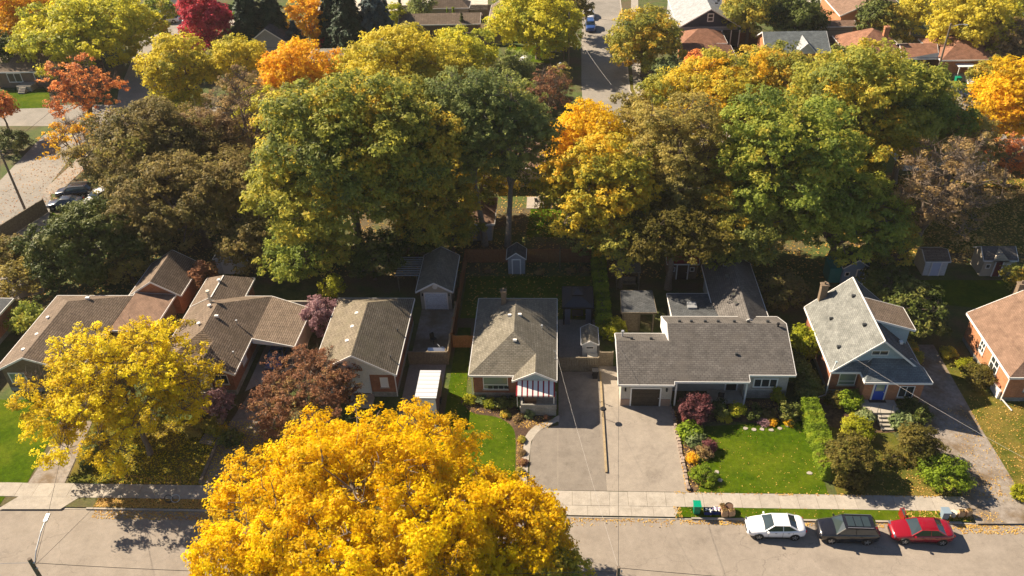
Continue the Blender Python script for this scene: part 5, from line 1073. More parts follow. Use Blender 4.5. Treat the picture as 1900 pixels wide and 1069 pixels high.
    for s in (-1, 1):
        for dx_ in (-.72, .40, 1.18): ln.obox((dx_, s * (W_ - .001), .62), (.008, 0, 0), (0, .006, 0), (0, 0, .28))
    ln.build('door_seam', black, root)
    if open_door:
        d = B(); d.obox((-1.02, W_ + .45, .62), (.035, 0, 0), (0, .48, 0), (0, 0, .34)); do = d.build('open_door', paint, root)
        g = B(); g.poly([(-1.0, W_ + .06, .96), (-1.0, W_ + .86, .96), (-.98, W_ + .55, 1.38), (-.98, W_ + .12, 1.36)]); g.build('pane', carglass, do)
        fr = B(); P_ = [(-1.0, W_ + .02, .96), (-.98, W_ + .1, 1.38), (-.98, W_ + .58, 1.40), (-1.0, W_ + .9, .98)]
        for a, c in zip(P_, P_[1:]): fr.beam(a, c, .05, .05)
        fr.build('window_frame', paint, do)
    root.scale = (Lk, Lk, Lk)
    return root
pw = plain('paint_white', (.80, .80, .82), .25, 0, .5, .6); pk = plain('paint_black', (.012, .012, .016), .2, 0, .5, .8); pr = plain('paint_red', (.26, .004, .012), .22, .1, .5, .9)
pb_ = plain('paint_blue', (.02, .06, .22), .3, 0, .5, .6); ps = plain('paint_silver', (.45, .46, .48), .3, .4, .5, .5); pn = plain('paint_navy', (.02, .03, .05), .25, 0, .5, .7)
ycar = 41.7
car('parked_car', 'white sedan parked at the kerb, first of the three', 16.85, ycar + .15, 0, pw, 'sedan', 'cars parked along the kerb', Lk=.965)
car('parked_car', 'black sport utility car with glass roof parked between the white and red cars', 22.2, ycar - .12, radians(-1), pk, 'suv', 'cars parked along the kerb', pano=True, Lk=.95)
car('parked_car', 'red sedan parked at the kerb with one kerbside door open', 27.75, ycar - .05, radians(-.5), pr, 'sedan', 'cars parked along the kerb', open_door=True, Lk=.99)
car('parked_car', 'blue car standing in the carport of the brown-roofed house', -27.9, 61.9, radians(90), pb_, 'sedan', z=.02)
car('parked_car', 'dark sport utility car parked behind the dark round tree at the left', -65.6, 95.6, radians(8), pk, 'suv', 'cars parked beside the left street', z=.03)
car('parked_car', 'navy car parked nearest the olive fence at the left', -65.4, 92.6, radians(8), pn, 'sedan', 'cars parked beside the left street', z=.03)
car('parked_car', 'pale car beside the dark sport utility car at the left', -61.2, 94.0, radians(60), pw, 'suv', 'cars parked beside the left street', z=.03)
car('parked_car', 'black car in the carport of the corner brick house', 60.3, 133.4, radians(90), pk, 'suv', z=.03)
car('parked_car', 'charcoal car on the pale drive of the corner brick house', 63.6, 127.6, radians(120), pn, 'sedan', z=.03)
car('parked_car', 'blue pickup-sized car parked on the far side street', 6.4, 162.0, radians(90), pb_, 'suv', 'cars on the far side street', z=.02)
car('parked_car', 'white car parked behind the blue one on the far side street', 6.5, 169.5, radians(90), pw, 'sedan', 'cars on the far side street', z=.02)
car('parked_car', 'white sport utility car on the pale drive at the upper left', -82.3, 170.5, radians(10), pw, 'suv', z=.03)
car('parked_car', 'silver car half behind the crimson tree at the upper left', -76.3, 168.5, radians(150), ps, 'sedan', z=.03)
# trailer
t = empty('cargo_trailer', (-11.85, 55.7, 0), 'white box trailer with brown sides on the drive beside the light gable house', 'trailer')
b = B(); b.box(-.95, -1.85, .45, .95, 1.85, 2.28); b.build('box', plain('trailer_side', (.16, .09, .08), .5), t); b = B(); b.box(-.98, -1.88, 2.28, .98, 1.88, 2.36); b.build('roof', plain('trailer_roof', (.55, .57, .6), .4), t)
b = B(); b.box(-.9, -1.9, .5, .9, -1.852, 2.2); b.build('door', white, t)
for k in range(7): b = B(); b.box(-.97, -1.7 + k * .55, 2.36, .97, -1.66 + k * .55, 2.375); b.build('roof_rib', lgrey, t)
for s in (-1, 1):
    for k in range(6): b = B(); b.box(s * .95 - .01, -1.6 + k * .62, .5, s * .95 + .012, -1.56 + k * .62, 2.25); b.build('side_rib', dgrey, t)
b = B(); b.poly([(-.4, 1.86, 1.0), (.4, 1.86, 1.0), (.4, 2.5, .7), (-.4, 2.5, .7)][::-1]); b.box(-.4, 1.86, .45, .4, 2.5, 1.0); b.build('nose', plain('nose', (.38, .28, .28)), t)
for s in (-1, 1): b = B(); b.cyl((s * .93, 0, .33), (s * 1.1, 0, .33), .33, .33, 16); b.build('wheel', rubber, t)
# patio things by the garage
t = empty('covered_grill', (-11.95, 61.9, .02), 'barbecue under a shiny silver cover behind the dark fence', 'barbecue')
b = B(); b.box(-.85, -.42, 0, .85, .42, 1.0); b.poly([(-.9, -.48, .95), (.9, -.48, .95), (.85, .3, 1.25), (-.85, .3, 1.25)]); b.poly([(-.85, .3, 1.25), (.85, .3, 1.25), (.9, .48, .95), (-.9, .48, .95)]); b.poly([(-.9, -.48, .95), (-.85, .3, 1.25), (-.9, .48, .95)]); b.poly([(.9, -.48, .95), (.9, .48, .95), (.85, .3, 1.25)]); b.build('cover', silver, t)
def chair(name, label, x, y, rz, mat, group=None, z=.02):
    t = empty(name, (x, y, z), label, 'chair', group, rz=rz)
    b = B(); b.box(-.25, -.25, .40, .25, .25, .45); b.build('seat', mat, t); b = B(); b.obox((0, .27, .72), (.25, 0, 0), (0, .02, 0), (0, .06, .3)); b.build('backrest', mat, t)
    for sx in (-1, 1):
        for sy in (-1, 1): b = B(); b.box(sx * .22 - .02, sy * .22 - .02, 0, sx * .22 + .02, sy * .22 + .02, .4); b.build('leg', mat, t)
    return t
chair('patio_chair', 'pale chair beside the silver-covered barbecue', -11.6, 63.1, 2.2, lgrey); chair('patio_chair', 'black chair on the patio before the back garage', -12.6, 64.6, .8, black)
chair('patio_chair', 'dark chair under the ranch porch, left one', 15.0, 56.4, 3, black, z=.2); chair('patio_chair', 'dark chair on the sunlit patio beyond the back fence', -2.6, 92.6, 2.5, black, z=.1); 
b = B(); b.box(-4.0, 91.6, 0, -.8, 94.6, .08); o = b.build('patio', concrete); tag(o, 'sunlit patio behind the beige house', kind='structure')
b = B(); b.box(-2.5, 92.8, .7, -1.4, 93.8, .75); b.box(-2.0, 93.2, .08, -1.9, 93.3, .7); o = b.build('patio_table', wood_t); tag(o, 'pale table on the sunlit patio beyond the back fence', 'table')
# lamp-like post between the drives
t = empty('garden_lamp', (4.1, 53.9, 0), 'thin black post lamp with round hood between the two drives', 'lamp'); b = B(); b.cyl((0, 0, 0), (0, 0, 1.15), .03, .03, 8); b.build('post', black, t); b = B(); b.cyl((0, 0, 1.15), (0, 0, 1.25), .30, .22, 16); b.build('hood', black, t)
# bins and bags
def bag(name, label, x, y, group, rz=0, s=1.0, z=.02):
    t = empty(name, (x, y, z), label, 'bag', group, rz=rz); b = B(); w, d, h_ = .22 * s, .16 * s, .62 * s
    lo = [(-w, -d, 0), (w, -d, 0), (w, d, 0), (-w, d, 0)]; mi = [(-w * 1.08, -d * 1.1, h_ * .5), (w * 1.1, -d * 1.15, h_ * .5), (w * 1.05, d * 1.1, h_ * .5), (-w * 1.1, d * 1.1, h_ * .5)]; hi = [(-w * .95, -d * .8, h_), (w, -d * .7, h_ * .95), (w * .9, d * .9, h_ * 1.05), (-w, d * .8, h_)]
    for A_, C_ in ((lo, mi), (mi, hi)):
        for k in range(4): b.poly([A_[k], A_[(k + 1) % 4], C_[(k + 1) % 4], C_[k]])
    b.build('bag', paper, t)
    V = leaf_quads(np.array([[random.uniform(-w, w) * .8, random.uniform(-d, d) * .8, h_ * .92 + random.uniform(0, .08)] for _ in range(50)]), np.random.default_rng(3).normal(size=(50, 3)) + np.array([0, 0, 1]), .12, np.random.default_rng(4))
    o = quads_mesh('leaves', V, LM['brown'], {'r': np.random.default_rng(5).uniform(0, 1, 50), 'c': np.random.default_rng(6).uniform(0, 1, 50)}, t); o['kind'] = 'stuff'
    return t
def bin_(name, label, x, y, mat, cat='bin', w=.27, d=.3, h_=.95, group=None, z=.02, lid=None):
    t = empty(name, (x, y, z), label, cat, group); b = B(); a = [(-w * .8, -d * .8), (w * .8, -d * .8), (w * .8, d * .8), (-w * .8, d * .8)]; c = [(-w, -d), (w, -d), (w, d), (-w, d)]
    for k in range(4): b.poly([(*a[k], 0), (*a[(k + 1) % 4], 0), (*c[(k + 1) % 4], h_), (*c[k], h_)])
    b.build('body', mat, t); b = B(); b.box(-w - .03, -d - .03, h_, w + .03, d + .03, h_ + .05); b.box(-w, d, h_ - .08, w, d + .1, h_ - .02); b.build('lid', lid or mat, t)
    for s in (-1, 1): b = B(); b.cyl((s * w * .8, d * .8, .1), (s * (w * .8 + .06), d * .8, .1), .1, .1, 10); b.build('wheel', black, t)
    return t
bin_('wheeled_bin', 'green wheeled bin left of the recycling boxes on the grass strip', 11.05, 43.45, greenp, lid=plain('lid_green', (.0, .26, .15), .4))
def crate(label, x, y, items, w=.33):
    t = empty('recycling_box', (x, y, .02), label, 'box', 'blue recycling boxes at the kerb'); b = B(); d = .26; h_ = .36; a = .9
    lo = [(-w * a, -d * a), (w * a, -d * a), (w * a, d * a), (-w * a, d * a)]; c = [(-w, -d), (w, -d), (w, d), (-w, d)]
    for k in range(4): b.poly([(*lo[k], 0), (*lo[(k + 1) % 4], 0), (*c[(k + 1) % 4], h_), (*c[k], h_)]); b.poly([(*lo[k], 0.02), (*lo[(k + 1) % 4], .02), (c[(k + 1) % 4][0] * .95, c[(k + 1) % 4][1] * .95, h_), (c[k][0] * .95, c[k][1] * .95, h_)][::-1])
    b.build('box', bluebox, t)
    r = random.Random(int(x * 10))
    for k in range(items):
        q = B(); c0 = (r.uniform(-w, w) * .7, r.uniform(-d, d) * .65, h_ * r.uniform(.8, 1.15)); v = Vector((r.gauss(0, 1), r.gauss(0, 1), r.gauss(0, .5))).normalized() * .13; q.cyl(tuple(Vector(c0) - v), tuple(Vector(c0) + v), .055, .04, 8)
        o = q.build('bottle', r.choice([white, lilac, lgrey, white]), None); o.parent = t
crate('blue recycling box of white bottles beside the green bin', 11.95, 43.4, 8); crate('blue recycling box with lilac bottles beside the paper bags', 12.65, 43.45, 9)
for i, (x_, y_, l_) in enumerate(((13.2, 43.15, 'brown paper leaf bag nearest the kerb, next to the blue box'), (13.75, 43.2, 'pale paper leaf bag at the right end of the pile'), (13.1, 43.65, 'open paper leaf bag behind the front ones, next to the blue box'))): bag('leaf_bag', l_, x_, y_, 'paper leaf bags beside the recycling boxes', .2 * i, 1.05)
t = empty('basket', (13.65, 43.75, .02), 'round dark basket of yard waste behind the pale paper bag', 'basket'); b = B(); b.cyl((0, 0, 0), (0, 0, .5), .26, .32, 14, caps=False); b.cyl((0, 0, .4), (0, 0, .44), .28, .28, 14); b.build('basket', plain('basket_brown', (.12, .07, .045)), t)
t = bin_('round_bin', 'blue-grey bin behind the red car', 30.2, 43.35, plain('bin_bluegrey', (.2, .27, .33)), w=.28, d=.28, h_=.75)
for i, (x_, y_) in enumerate(((31.5, 43.5), (32.1, 43.6))): bag('leaf_bag', ['paper leaf bag nearest the blue-grey bin', 'paper leaf bag farthest right on the grass strip'][i], x_, y_, 'paper leaf bags behind the red car', .3 * i)
t = empty('bucket', (30.95, 43.5, .02), 'pale round tub beside the blue-grey bin', 'bucket'); b = B(); b.cyl((0, 0, 0), (0, 0, .42), .2, .25, 14); b.build('tub', cream, t)
bin_('wheeled_bin', 'black bin at the weathered drive fence', 3.6, 59.4, black, w=.28, d=.3, h_=.9, z=.03)
bin_('wheeled_bin', 'green bin at the corner brick house', 65.0, 131.6, greenp, w=.4, d=.4, h_=1.1)
b = B(); b.cyl((-1.05, 53.75, .03), (-1.05, 53.75, .35), .13, .19, 12); o = b.build('flower_pot', plain('terracotta', (.40, .16, .07))); tag(o, 'small terracotta pot before the bungalow porch', 'pot')
# two hoops leaning in the leaves on the left grass strip (bicycle-like rings)
def ring(b, c, R_, u, v, r=.025, n=20):
    P_ = [np.array(c) + R_ * (cos(2 * pi * k / n) * np.array(u) + sin(2 * pi * k / n) * np.array(v)) for k in range(n)]
    for k in range(n): b.beam(P_[k], P_[(k + 1) % n], r * 2, r * 2)
gx0, gy0 = G(319, 927, .3)
t = empty('hoop_stand', (gx0, gy0, 0), 'pair of metal hoops standing in the leaves by the yellow tree', 'bicycle stand'); b = B(); ring(b, (-.25, 0, .38), .36, (1, 0, 0), (0, .3, .95)); b.build('hoop', dgrey, t); b = B(); ring(b, (.3, .05, .38), .36, (.9, .3, 0), (0, .3, .95)); b.build('hoop', lgrey, t); b = B(); b.beam((-.5, 0, .03), (.6, 0, .03), .05, .05); b.build('base', dgrey, t)
# stone edging along the wide drive, stepping stones
t = empty('stone_edging', (10.7, 45.5, 0), 'row of uneven stone blocks edging the wide drive', 'edging')
for k in range(26):
    yy = .15 + k * .36; b = B(); w_ = random.uniform(.10, .16); b.box(-w_, 0, 0, w_, random.uniform(.24, .33), random.uniform(.16, .26)); o = b.build('stone', stone_m, t); o.location = (-.03 * k * .3 + random.uniform(-.04, .04), yy, 0); o.rotation_euler = (0, 0, random.uniform(-.15, .15))
for i, (a, c) in enumerate(((1383, 795), (1399, 797), (1414, 797), (1447, 795), (1462, 790), (1330, 876), (1336, 891), (1431, 798), (1502, 878))):
    x_, y_ = G(a, c, .03); b = B(); n = 7; P_ = [(cos(2 * pi * k / n) * random.uniform(.17, .26), sin(2 * pi * k / n) * random.uniform(.15, .22)) for k in range(n)]
    b.poly([(*p, .05) for p in P_]); [b.poly([(*P_[k], 0), (*P_[(k + 1) % n], 0), (*P_[(k + 1) % n], .05), (*P_[k], .05)]) for k in range(n)]
    o = b.build('stepping_stone', concrete, None, (x_, y_, .016)); tag(o, ['first', 'second', 'third', 'fifth', 'sixth', 'upper lone', 'lower lone', 'fourth', 'hedge-side'][i] + (' stepping stone beside the green bush by the wide drive' if i in (5, 6) else ' stepping stone, counted from the left, along the top of the ranch lawn' if i != 8 else ' round stone in the ranch lawn'), 'stone', 'stepping stones on the ranch lawn')
# ---------------------------------------------------------------- poles and wires
def pole(label, x, y, H_, r=.15, arm=None, lamp=None, mat=None, group=None):
    t = empty('utility_pole', (x, y, 0), label, 'pole', group); b = B(); b.cyl((0, 0, -.2), (0, 0, H_), r, r * .72, 12); b.build('pole', mat or pole_m, t)
    if arm: b = B(); b.beam((-arm, 0, H_ - .6), (arm, 0, H_ - .6), .1, .12); b.build('cross_arm', mat or pole_m, t)
    for k, dz in enumerate((.35, .9)): b = B(); b.cyl((r * .9, -.05, H_ - dz), (r * 1.6, -.05, H_ - dz), .05, .05, 8); b.build('insulator', lgrey, t)
    if lamp:
        b = B(); P_ = [(0, 0, H_ - .9), (lamp[0] * .3, lamp[1] * .3, H_ - .35), (lamp[0] * .7, lamp[1] * .7, H_ - .02), (lamp[0], lamp[1], H_ + .05)]
        for a, c in zip(P_, P_[1:]): b.cyl(a, c, .045, .04, 8)
        b.build('lamp_arm', lgrey, t); b = B(); d = vnorm(np.array([lamp[0], lamp[1], 0])); b.obox(np.array([lamp[0], lamp[1], H_ + .03]) + d * .25, d * .32, np.array([-d[1], d[0], 0]) * .12, (0, 0, .06)); b.build('lamp_head', lgrey, t)
    return t
wires = []
def wire(p0, p1, sag=.4, r=.018, mat=None, label='thin overhead wire'):
    p0, p1 = np.array(p0, float), np.array(p1, float); S = []; n = 14; pr_ = p0
    for k in range(1, n + 1):
        t = k / n; p = p0 + (p1 - p0) * t; p[2] -= sag * 4 * t * (1 - t); S.append([*pr_, *p, r, r]); pr_ = p
    o = quads_mesh('wire', tube_quads(S, 4), mat or wirem); tag(o, label, 'wire', 'overhead wires'); return o
PA = (-34.0 + .15, 31.2); HA = 9.4
x_, y_ = G(54, 1037, 9.4); PA = (x_, y_); lx, ly = G(95, 962, 9.45)
pole('wooden street pole with curved lamp arm at the lower left corner', x_, y_, 9.4, .17, None, (lx - x_ - .3, ly - y_ - .2))
x2, y2 = G(1148, 1052, 9.0); pole('wooden pole top poking into the bottom edge of the photo', x2, y2, 9.0, .15)
wire((x2, y2, 8.8), (-.15, 58.3, 4.2), .5, .0075, wirew, 'pale service wire from the bottom pole to the bungalow roof')
wire((x2, y2, 8.7), (5.7, 59.0, 4.3), .7, .012, wirem, 'dark service wire from the bottom pole to the ranch roof')
wire((x2, y2, 8.9), (44.0, 30.5, 9.0), .8, .02, wirem, 'street wire running right from the bottom pole')
wire((x2 , y2, 8.6), (x_, y_, 9.0), .8, .02, wirem, 'street wire between the two poles along the bottom edge')
wire((x_, y_, 9.0), (x_ - 40, y_ - .4, 9.0), .6, .022, wirew, 'pale street wire leaving the lower left corner')
wire((x_, y_, 8.6), (-30.2, 58.5, 4.2), .6, .014, wirem, 'service wire from the lamp pole to the carport house')
wire((x_, y_, 8.5), (-45.5, 57.5, 3.6), .6, .014, wirem, 'service wire from the lamp pole to the leftmost house')
wire((25.2, 57.3, 5.3), (44.0, 30.5, 8.8), .9, .008, wirew, 'pale service wire from the blue-door house towards the lower right')
x_, y_ = G(47, 390, 0); pole('leaning-looking wooden pole beside the street at the left edge', x_, y_, 9.0, .17)
PL = (x_, y_)
x_, y_ = G(1733, 157, 0); pole('tall wooden pole with street lamp before the corner brick house', x_, y_, 10.0, .17, None, (1.6, -.8)); PR = (x_, y_)
x_, y_ = G(1055, 122, 0); pole('pale slim pole beside the far side street', x_, y_, 9.5, .13, None, None, barkg); PC = (x_, y_)
x_, y_ = G(1046, 120, 0); pole('dark wooden pole with cross arm beside the pale slim pole', x_ , y_, 8.0, .16, .9)
t = empty('transformer', (G(1040, 125, 6)[0], G(1040, 125, 6)[1], 5.6), 'grey transformer drum on the dark pole in the top centre', 'transformer'); b = B(); b.cyl((0, 0, 0), (0, 0, 1.0), .38, .38, 12); b.cyl((0, 0, 1.0), (0, 0, 1.2), .2, .1, 10); b.build('drum', lgrey, t)
wire((*PC, 8.9), (*PR, 9.5), 1.5, .02, wirem, 'long wire crossing the side street towards the right pole'); wire((*PC, 8.9), (-60, 128, 9), 1.6, .02, wirem, 'long wire running left behind the tall trees')
wire((*PC, 7.9), (8, 118, 6), .5, .012, wirew, 'pale wire slanting down by the side street'); wire((*PL, 8.6), (-74, 150, 9), 1.0, .02, wirem, 'wire above the left street'); wire((*PL, 8.2), (-60, 66, 3.2), .5, .018, wirem, 'wire from the left pole to the left edge house')
x_, y_ = G(1039, 500, 0); b = B(); b.cyl((x_, y_, 0), (x_, y_, 3.3), .06, .05, 8); o = b.build('timber_post', wood_w); tag(o, 'tall thin post before the red-brown back fence', 'post')
# woodpile scraps and yard clutter
for i, (a, c) in enumerate(((905, 505), (1003, 508), (1060, 506), (1082, 505))):
    x_, y_ = G(a, c); shrub('garden_plant', ['low dry plant left of the grey shed', 'low dry plant right of the grey shed', 'low dry plant by the thin post', 'low dry plant near the hedge end'][i], 'plant', x_, y_, .5, .5, 'brown', 'plants along the back fence', leaf=.1, lumps=6)
# ---------------------------------------------------------------- garden plants
shrub('ball_shrub', 'large round purple-red shrub beside the wide drive', 'shrub', 12.3, 54.1, 1.32, 2.3, 'purple', leaf=.13, dens=2.2, lumps=34, lumpr=.30)
P_ = [(1280, 800, .55, .9, 'hedge', 'broad-leaved green plant under the purple ball shrub', .26), (1290, 818, .5, .8, 'palegreen', 'pale sword-leaved plant by the stone edging', .2), (1305, 838, .55, .8, 'brown', 'brown seedhead plant by the stone edging', .12), (1286, 852, .35, .45, 'orange', 'small orange plant by the stone edging', .12), (1302, 880, 1.0, .75, 'hedge', 'mounded fine-leaved green bush near the sidewalk', .10), (1316, 828, .6, .9, 'purple', 'dark purple plant right of the pale sword-leaved plant', .12)]
for a, c, r, hh, col, lab, lf in P_: x_, y_ = G(a, c, hh / 2); shrub('garden_plant', lab, 'plant', x_, y_, r, hh, col, leaf=lf, lumps=10, dens=1.4)
P_ = [(1367, 762, .55, 1.3, 'lime', 'bright lime-green plant before the ranch porch', .14), (1345, 775, .45, .5, 'yellow', 'yellow low plant left of the lime-green plant', .12), (1400, 765, .8, .9, 'dark', 'dark bush in the middle of the ranch bed', .12), (1443, 735, .4, 1.5, 'lime', 'tall slim green plant under the ranch window', .14), (1425, 770, .6, .6, 'darkbrown', 'brown-leaved plant in the ranch bed', .12), (1418, 782, .45, .35, 'pink', 'dusty pink plant at the edge of the ranch bed', .1), (1432, 783, .35, .3, 'orange', 'orange flowers at the edge of the ranch bed', .1), (1465, 765, .9, 1.6, 'dark', 'dark shrub at the right end of the ranch bed', .13), (1335, 758, .8, 1.2, 'dark', 'dark shrub behind the purple ball shrub', .13), (1462, 783, .4, .3, 'golden', 'golden low plants at the bed corner', .1)]
for a, c, r, hh, col, lab, lf in P_: x_, y_ = G(a, c, hh / 2); shrub('garden_plant', lab, 'plant', x_, y_, r, hh, col, leaf=lf, lumps=9, dens=1.3)
P_ = [(872, 742, .5, .7, 'lime', 'leafy plant at the left corner of the bungalow', .12), (893, 742, .4, .5, 'palegreen', 'small pale plant left in the bungalow bed', .12), (910, 748, .45, .55, 'lime', 'yellow-green plant in the middle of the bungalow bed', .12), (938, 768, .28, .35, 'olive', 'small golden plant in the curve of the bungalow bed', .1), (970, 751, .4, .8, 'palegreen', 'leafy stems against the porch wall, left', .12), (985, 762, .35, .7, 'palegreen', 'leafy stems against the porch wall, right', .12), (960, 775, .4, .3, 'brown', 'orange-brown plants by the curved path', .1), (982, 771, .25, .3, 'palegreen', 'small pale-leaved plant by the curved path', .1), (930, 745, .6, .8, 'dark', 'dark hydrangea under the bungalow window', .14), (952, 748, .5, .7, 'dark', 'dark bush left of the porch', .14),
      (968, 815, .22, .25, 'olive', 'yellow plant in the narrow bed, upper', .1), (968, 840, .2, .2, 'brown', 'brown plant in the narrow bed, middle', .1), (966, 875, .25, .25, 'tan', 'yellow-brown plant in the narrow bed, lower', .1), (970, 858, .18, .22, 'burgundy', 'reddish plant in the narrow bed', .1)]
for a, c, r, hh, col, lab, lf in P_: x_, y_ = G(a, c, hh / 2); shrub('garden_plant', lab, 'plant', x_, y_, r, hh, col, leaf=lf, lumps=8, dens=1.1)
P_ = [(1580, 743, .95, 1.5, 'hedge', 'round green shrub left of the front steps', .14), (1590, 795, 1.35, 1.5, 'lime', 'bright yellow-green mound shrub before the front steps', .14), (1604, 774, .5, .8, 'palegreen', 'large-leaved plant left of the steps', .2), (1674, 784, .62, .9, 'palegreen', 'large-leaved plant right of the steps', .22), (1700, 765, 1.0, 1.3, 'dark', 'dark shrub below the right front window', .14), (1685, 752, .8, 1.2, 'dark', 'dark shrub against the brick right of the stoop', .14), (1495, 640, 1.35, 3.4, 'lime', 'tall bright green shrub between ranch and blue-door house', .2), (1480, 690, 1.3, 2.4, 'dark', 'dark shrub at the ranch corner', .15), (1500, 715, 1.2, 2.0, 'dark', 'dark shrub before the downpipe', .15), (1550, 742, .8, .9, 'thicket', 'olive shrub under the left front window', .13),
      (1818, 694, 1.35, 1.9, 'thicket', 'round olive shrub against the orange brick wall', .13), (1792, 678, .7, .8, 'lime', 'small lime shrub left of the round olive one', .13), (1760, 655, .5, 1.0, 'yellow', 'yellow end of the clipped strip beside the gravel drive', .13), (1895, 912, .7, .9, 'lime', 'yellow-green mound at the right edge by the sidewalk', .11)]
for a, c, r, hh, col, lab, lf in P_: x_, y_ = G(a, c, hh / 2); shrub('garden_shrub', lab, 'shrub', x_, y_, r, hh, col, leaf=lf, lumps=16, dens=1.5)
# larger front bushes on the right
def bush(label, a, c, r, hh, col, **k): x_, y_ = G(a, c, hh / 2); return shrub('tall_bush', label, 'bush', x_, y_, r, hh, col, **k)
bush('broad olive-brown bush beside the clipped hedge near the sidewalk', 1573, 852, 2.0, 3.1, 'thicket', leaf=.15, lumps=26, dens=1.3)
bush('brown low part of a bush right in front of the olive-brown one', 1583, 885, 1.3, 1.6, 'thicket', leaf=.14, lumps=12, dens=1.2)
bush('loose olive bush, tallest on the right lawn', 1705, 828, 1.7, 3.0, 'thicket', leaf=.15, lumps=22, dens=.9)
bush('spreading green-brown bush hanging towards the gravel drive', 1752, 875, 1.8, 2.2, 'hedge', leaf=.15, lumps=20, dens=.9)
bush('low reddish dry bush between the two big bushes', 1655, 848, .9, .6, 'thicket', leaf=.1, lumps=9, dens=.6)
# hedges
hedge('clipped_hedge', 'clipped green hedge running down between ranch lawn and neighbour, sunlit part', (22.45, 46.9), (22.45, 55.0), 1.5, 1.75, leaf=.11, dens=2.0)
hedge('clipped_hedge', 'shaded upper part of the hedge beside the ranch house', (22.6, 55.2), (22.9, 64.0), 1.4, 1.7, col='dark', leaf=.15)  # same hedge with dark leaves: its shade is put into the colour
hedge('tall_hedge', 'long cedar hedge beside the black gazebo', (4.75, 65.9), (4.6, 79.0), 1.5, 2.3, leaf=.16, dens=1.6)
shrub('yellow_shrub', 'yellow-lime shrub at the near end of the cedar hedge', 'shrub', 5.45, 65.3, 1.35, 2.3, 'lime', leaf=.15, lumps=20)
hedge('low_hedge', 'low hedge strip left of the gravel drive behind the blue-door house', (34.4, 61.4), (33.6, 70.5), .9, 1.2, col='olive', leaf=.14)
hedge('low_hedge', 'small hedge by the leftmost drive', G(192, 810), G(160, 872), .9, .9, col='dark', leaf=.12)
# pink and dark shrubs left
def sp(name, label, cat, a, c, w, hh, z, col, **k): return tree(name, label, cat, a, c, w, hh, z, col, **k)
sp('pink_shrub', 'dusty pink shrub between the carport and the light gable house', 'shrub', 592, 582, 66, 62, 2.6, 'pink', leaf=.17, lumps=22, dens=1.1, trunk=.06, minb=.3)
sp('pink_shrub', 'dusty pink shrub at the white railing of the carport house', 'shrub', 402, 748, 54, 60, 1.4, 'pink', leaf=.15, lumps=18, dens=1.1, trunk=.05, minb=.1)
sp('yellow_bush', 'yellow-green bush behind the pink shrub', 'shrub', 618, 535, 38, 50, 2.4, 'lime', leaf=.18, lumps=12, dens=.7, trunk=.05)
for i, (a, c, r, hh, col, lab) in enumerate(((385, 790, .8, .9, 'olive', 'olive mound by the front path of the carport house'), (360, 800, .7, .8, 'tan', 'tawny shrub left of the front path'), (408, 800, .6, .7, 'goldgreen', 'gold-green shrub right of the front path'), (430, 812, .8, 1.2, 'dark', 'dark shrub by the leafy drive'), (362, 747, .6, 1.3, 'palegreen', 'pale climbing shrub inside the white railing'))):
    x_, y_ = G(a, c, hh / 2); shrub('garden_shrub', lab, 'shrub', x_, y_, r, hh, col, leaf=.13, lumps=12)
x_, y_ = G(395, 800); sheet('path', [(x_ - .8, y_ - 1.5), (x_ + .5, y_ - 1.8), (x_ + .7, y_ + 1.5), (x_ - .4, y_ + 1.6)], .032, drive_c, 'short pale path curving from the carport house')

# ---------------------------------------------------------------- trees (outline centre, width and height as seen, height of crown centre in metres)
FG = dict(leaf=.24, twigs=3)
tree('yellow_tree', 'huge golden-yellow tree covering the middle of the street', 'tree', 665, 955, 595, 455, 8.6, 'gold', high=True, leaf=.15, dens=1.1, sparse=.45, lumps=165, lumpr=.175, trunk=.45, twigs=3, zmin=-.35, drop=.7, tuft=.055)
tree('yellow_tree', 'golden crown adjoining the huge yellow tree on its right, over the kerb', 'tree', 925, 985, 280, 250, 6.5, 'gold', high=True, leaf=.165, dens=1.2, lumps=60, lumpr=.25, trunk=.25, twigs=3, zmin=-.35, drop=.7, tuft=.08)
tree('green_gold_tree', 'darker green-gold crown at the right foot of the huge yellow tree', 'tree', 1015, 1045, 160, 150, 6.0, 'goldgreen', high=True, leaf=.2, dens=1.0, lumps=36, lumpr=.27, trunk=.2)
tree('locust_tree', 'thin yellow tree with open branches on the left front lawn', 'tree', 228, 718, 365, 315, 5.6, 'locust', high=True, leaf=.16, dens=.82, lumps=100, lumpr=.18, sparse=.7, barkm=bark, trunk=.24, twigs=7, lean=(1.9, -2.6), zmin=-.45, tuft=.06)
tree('burgundy_tree', 'low wide burgundy-brown tree before the light gable house', 'tree', 568, 728, 232, 165, 3.0, 'burgundy', leaf=.13, dens=.55, lumps=80, lumpr=.20, twigs=8, trunk=.14, minb=.5, tuft=.06)
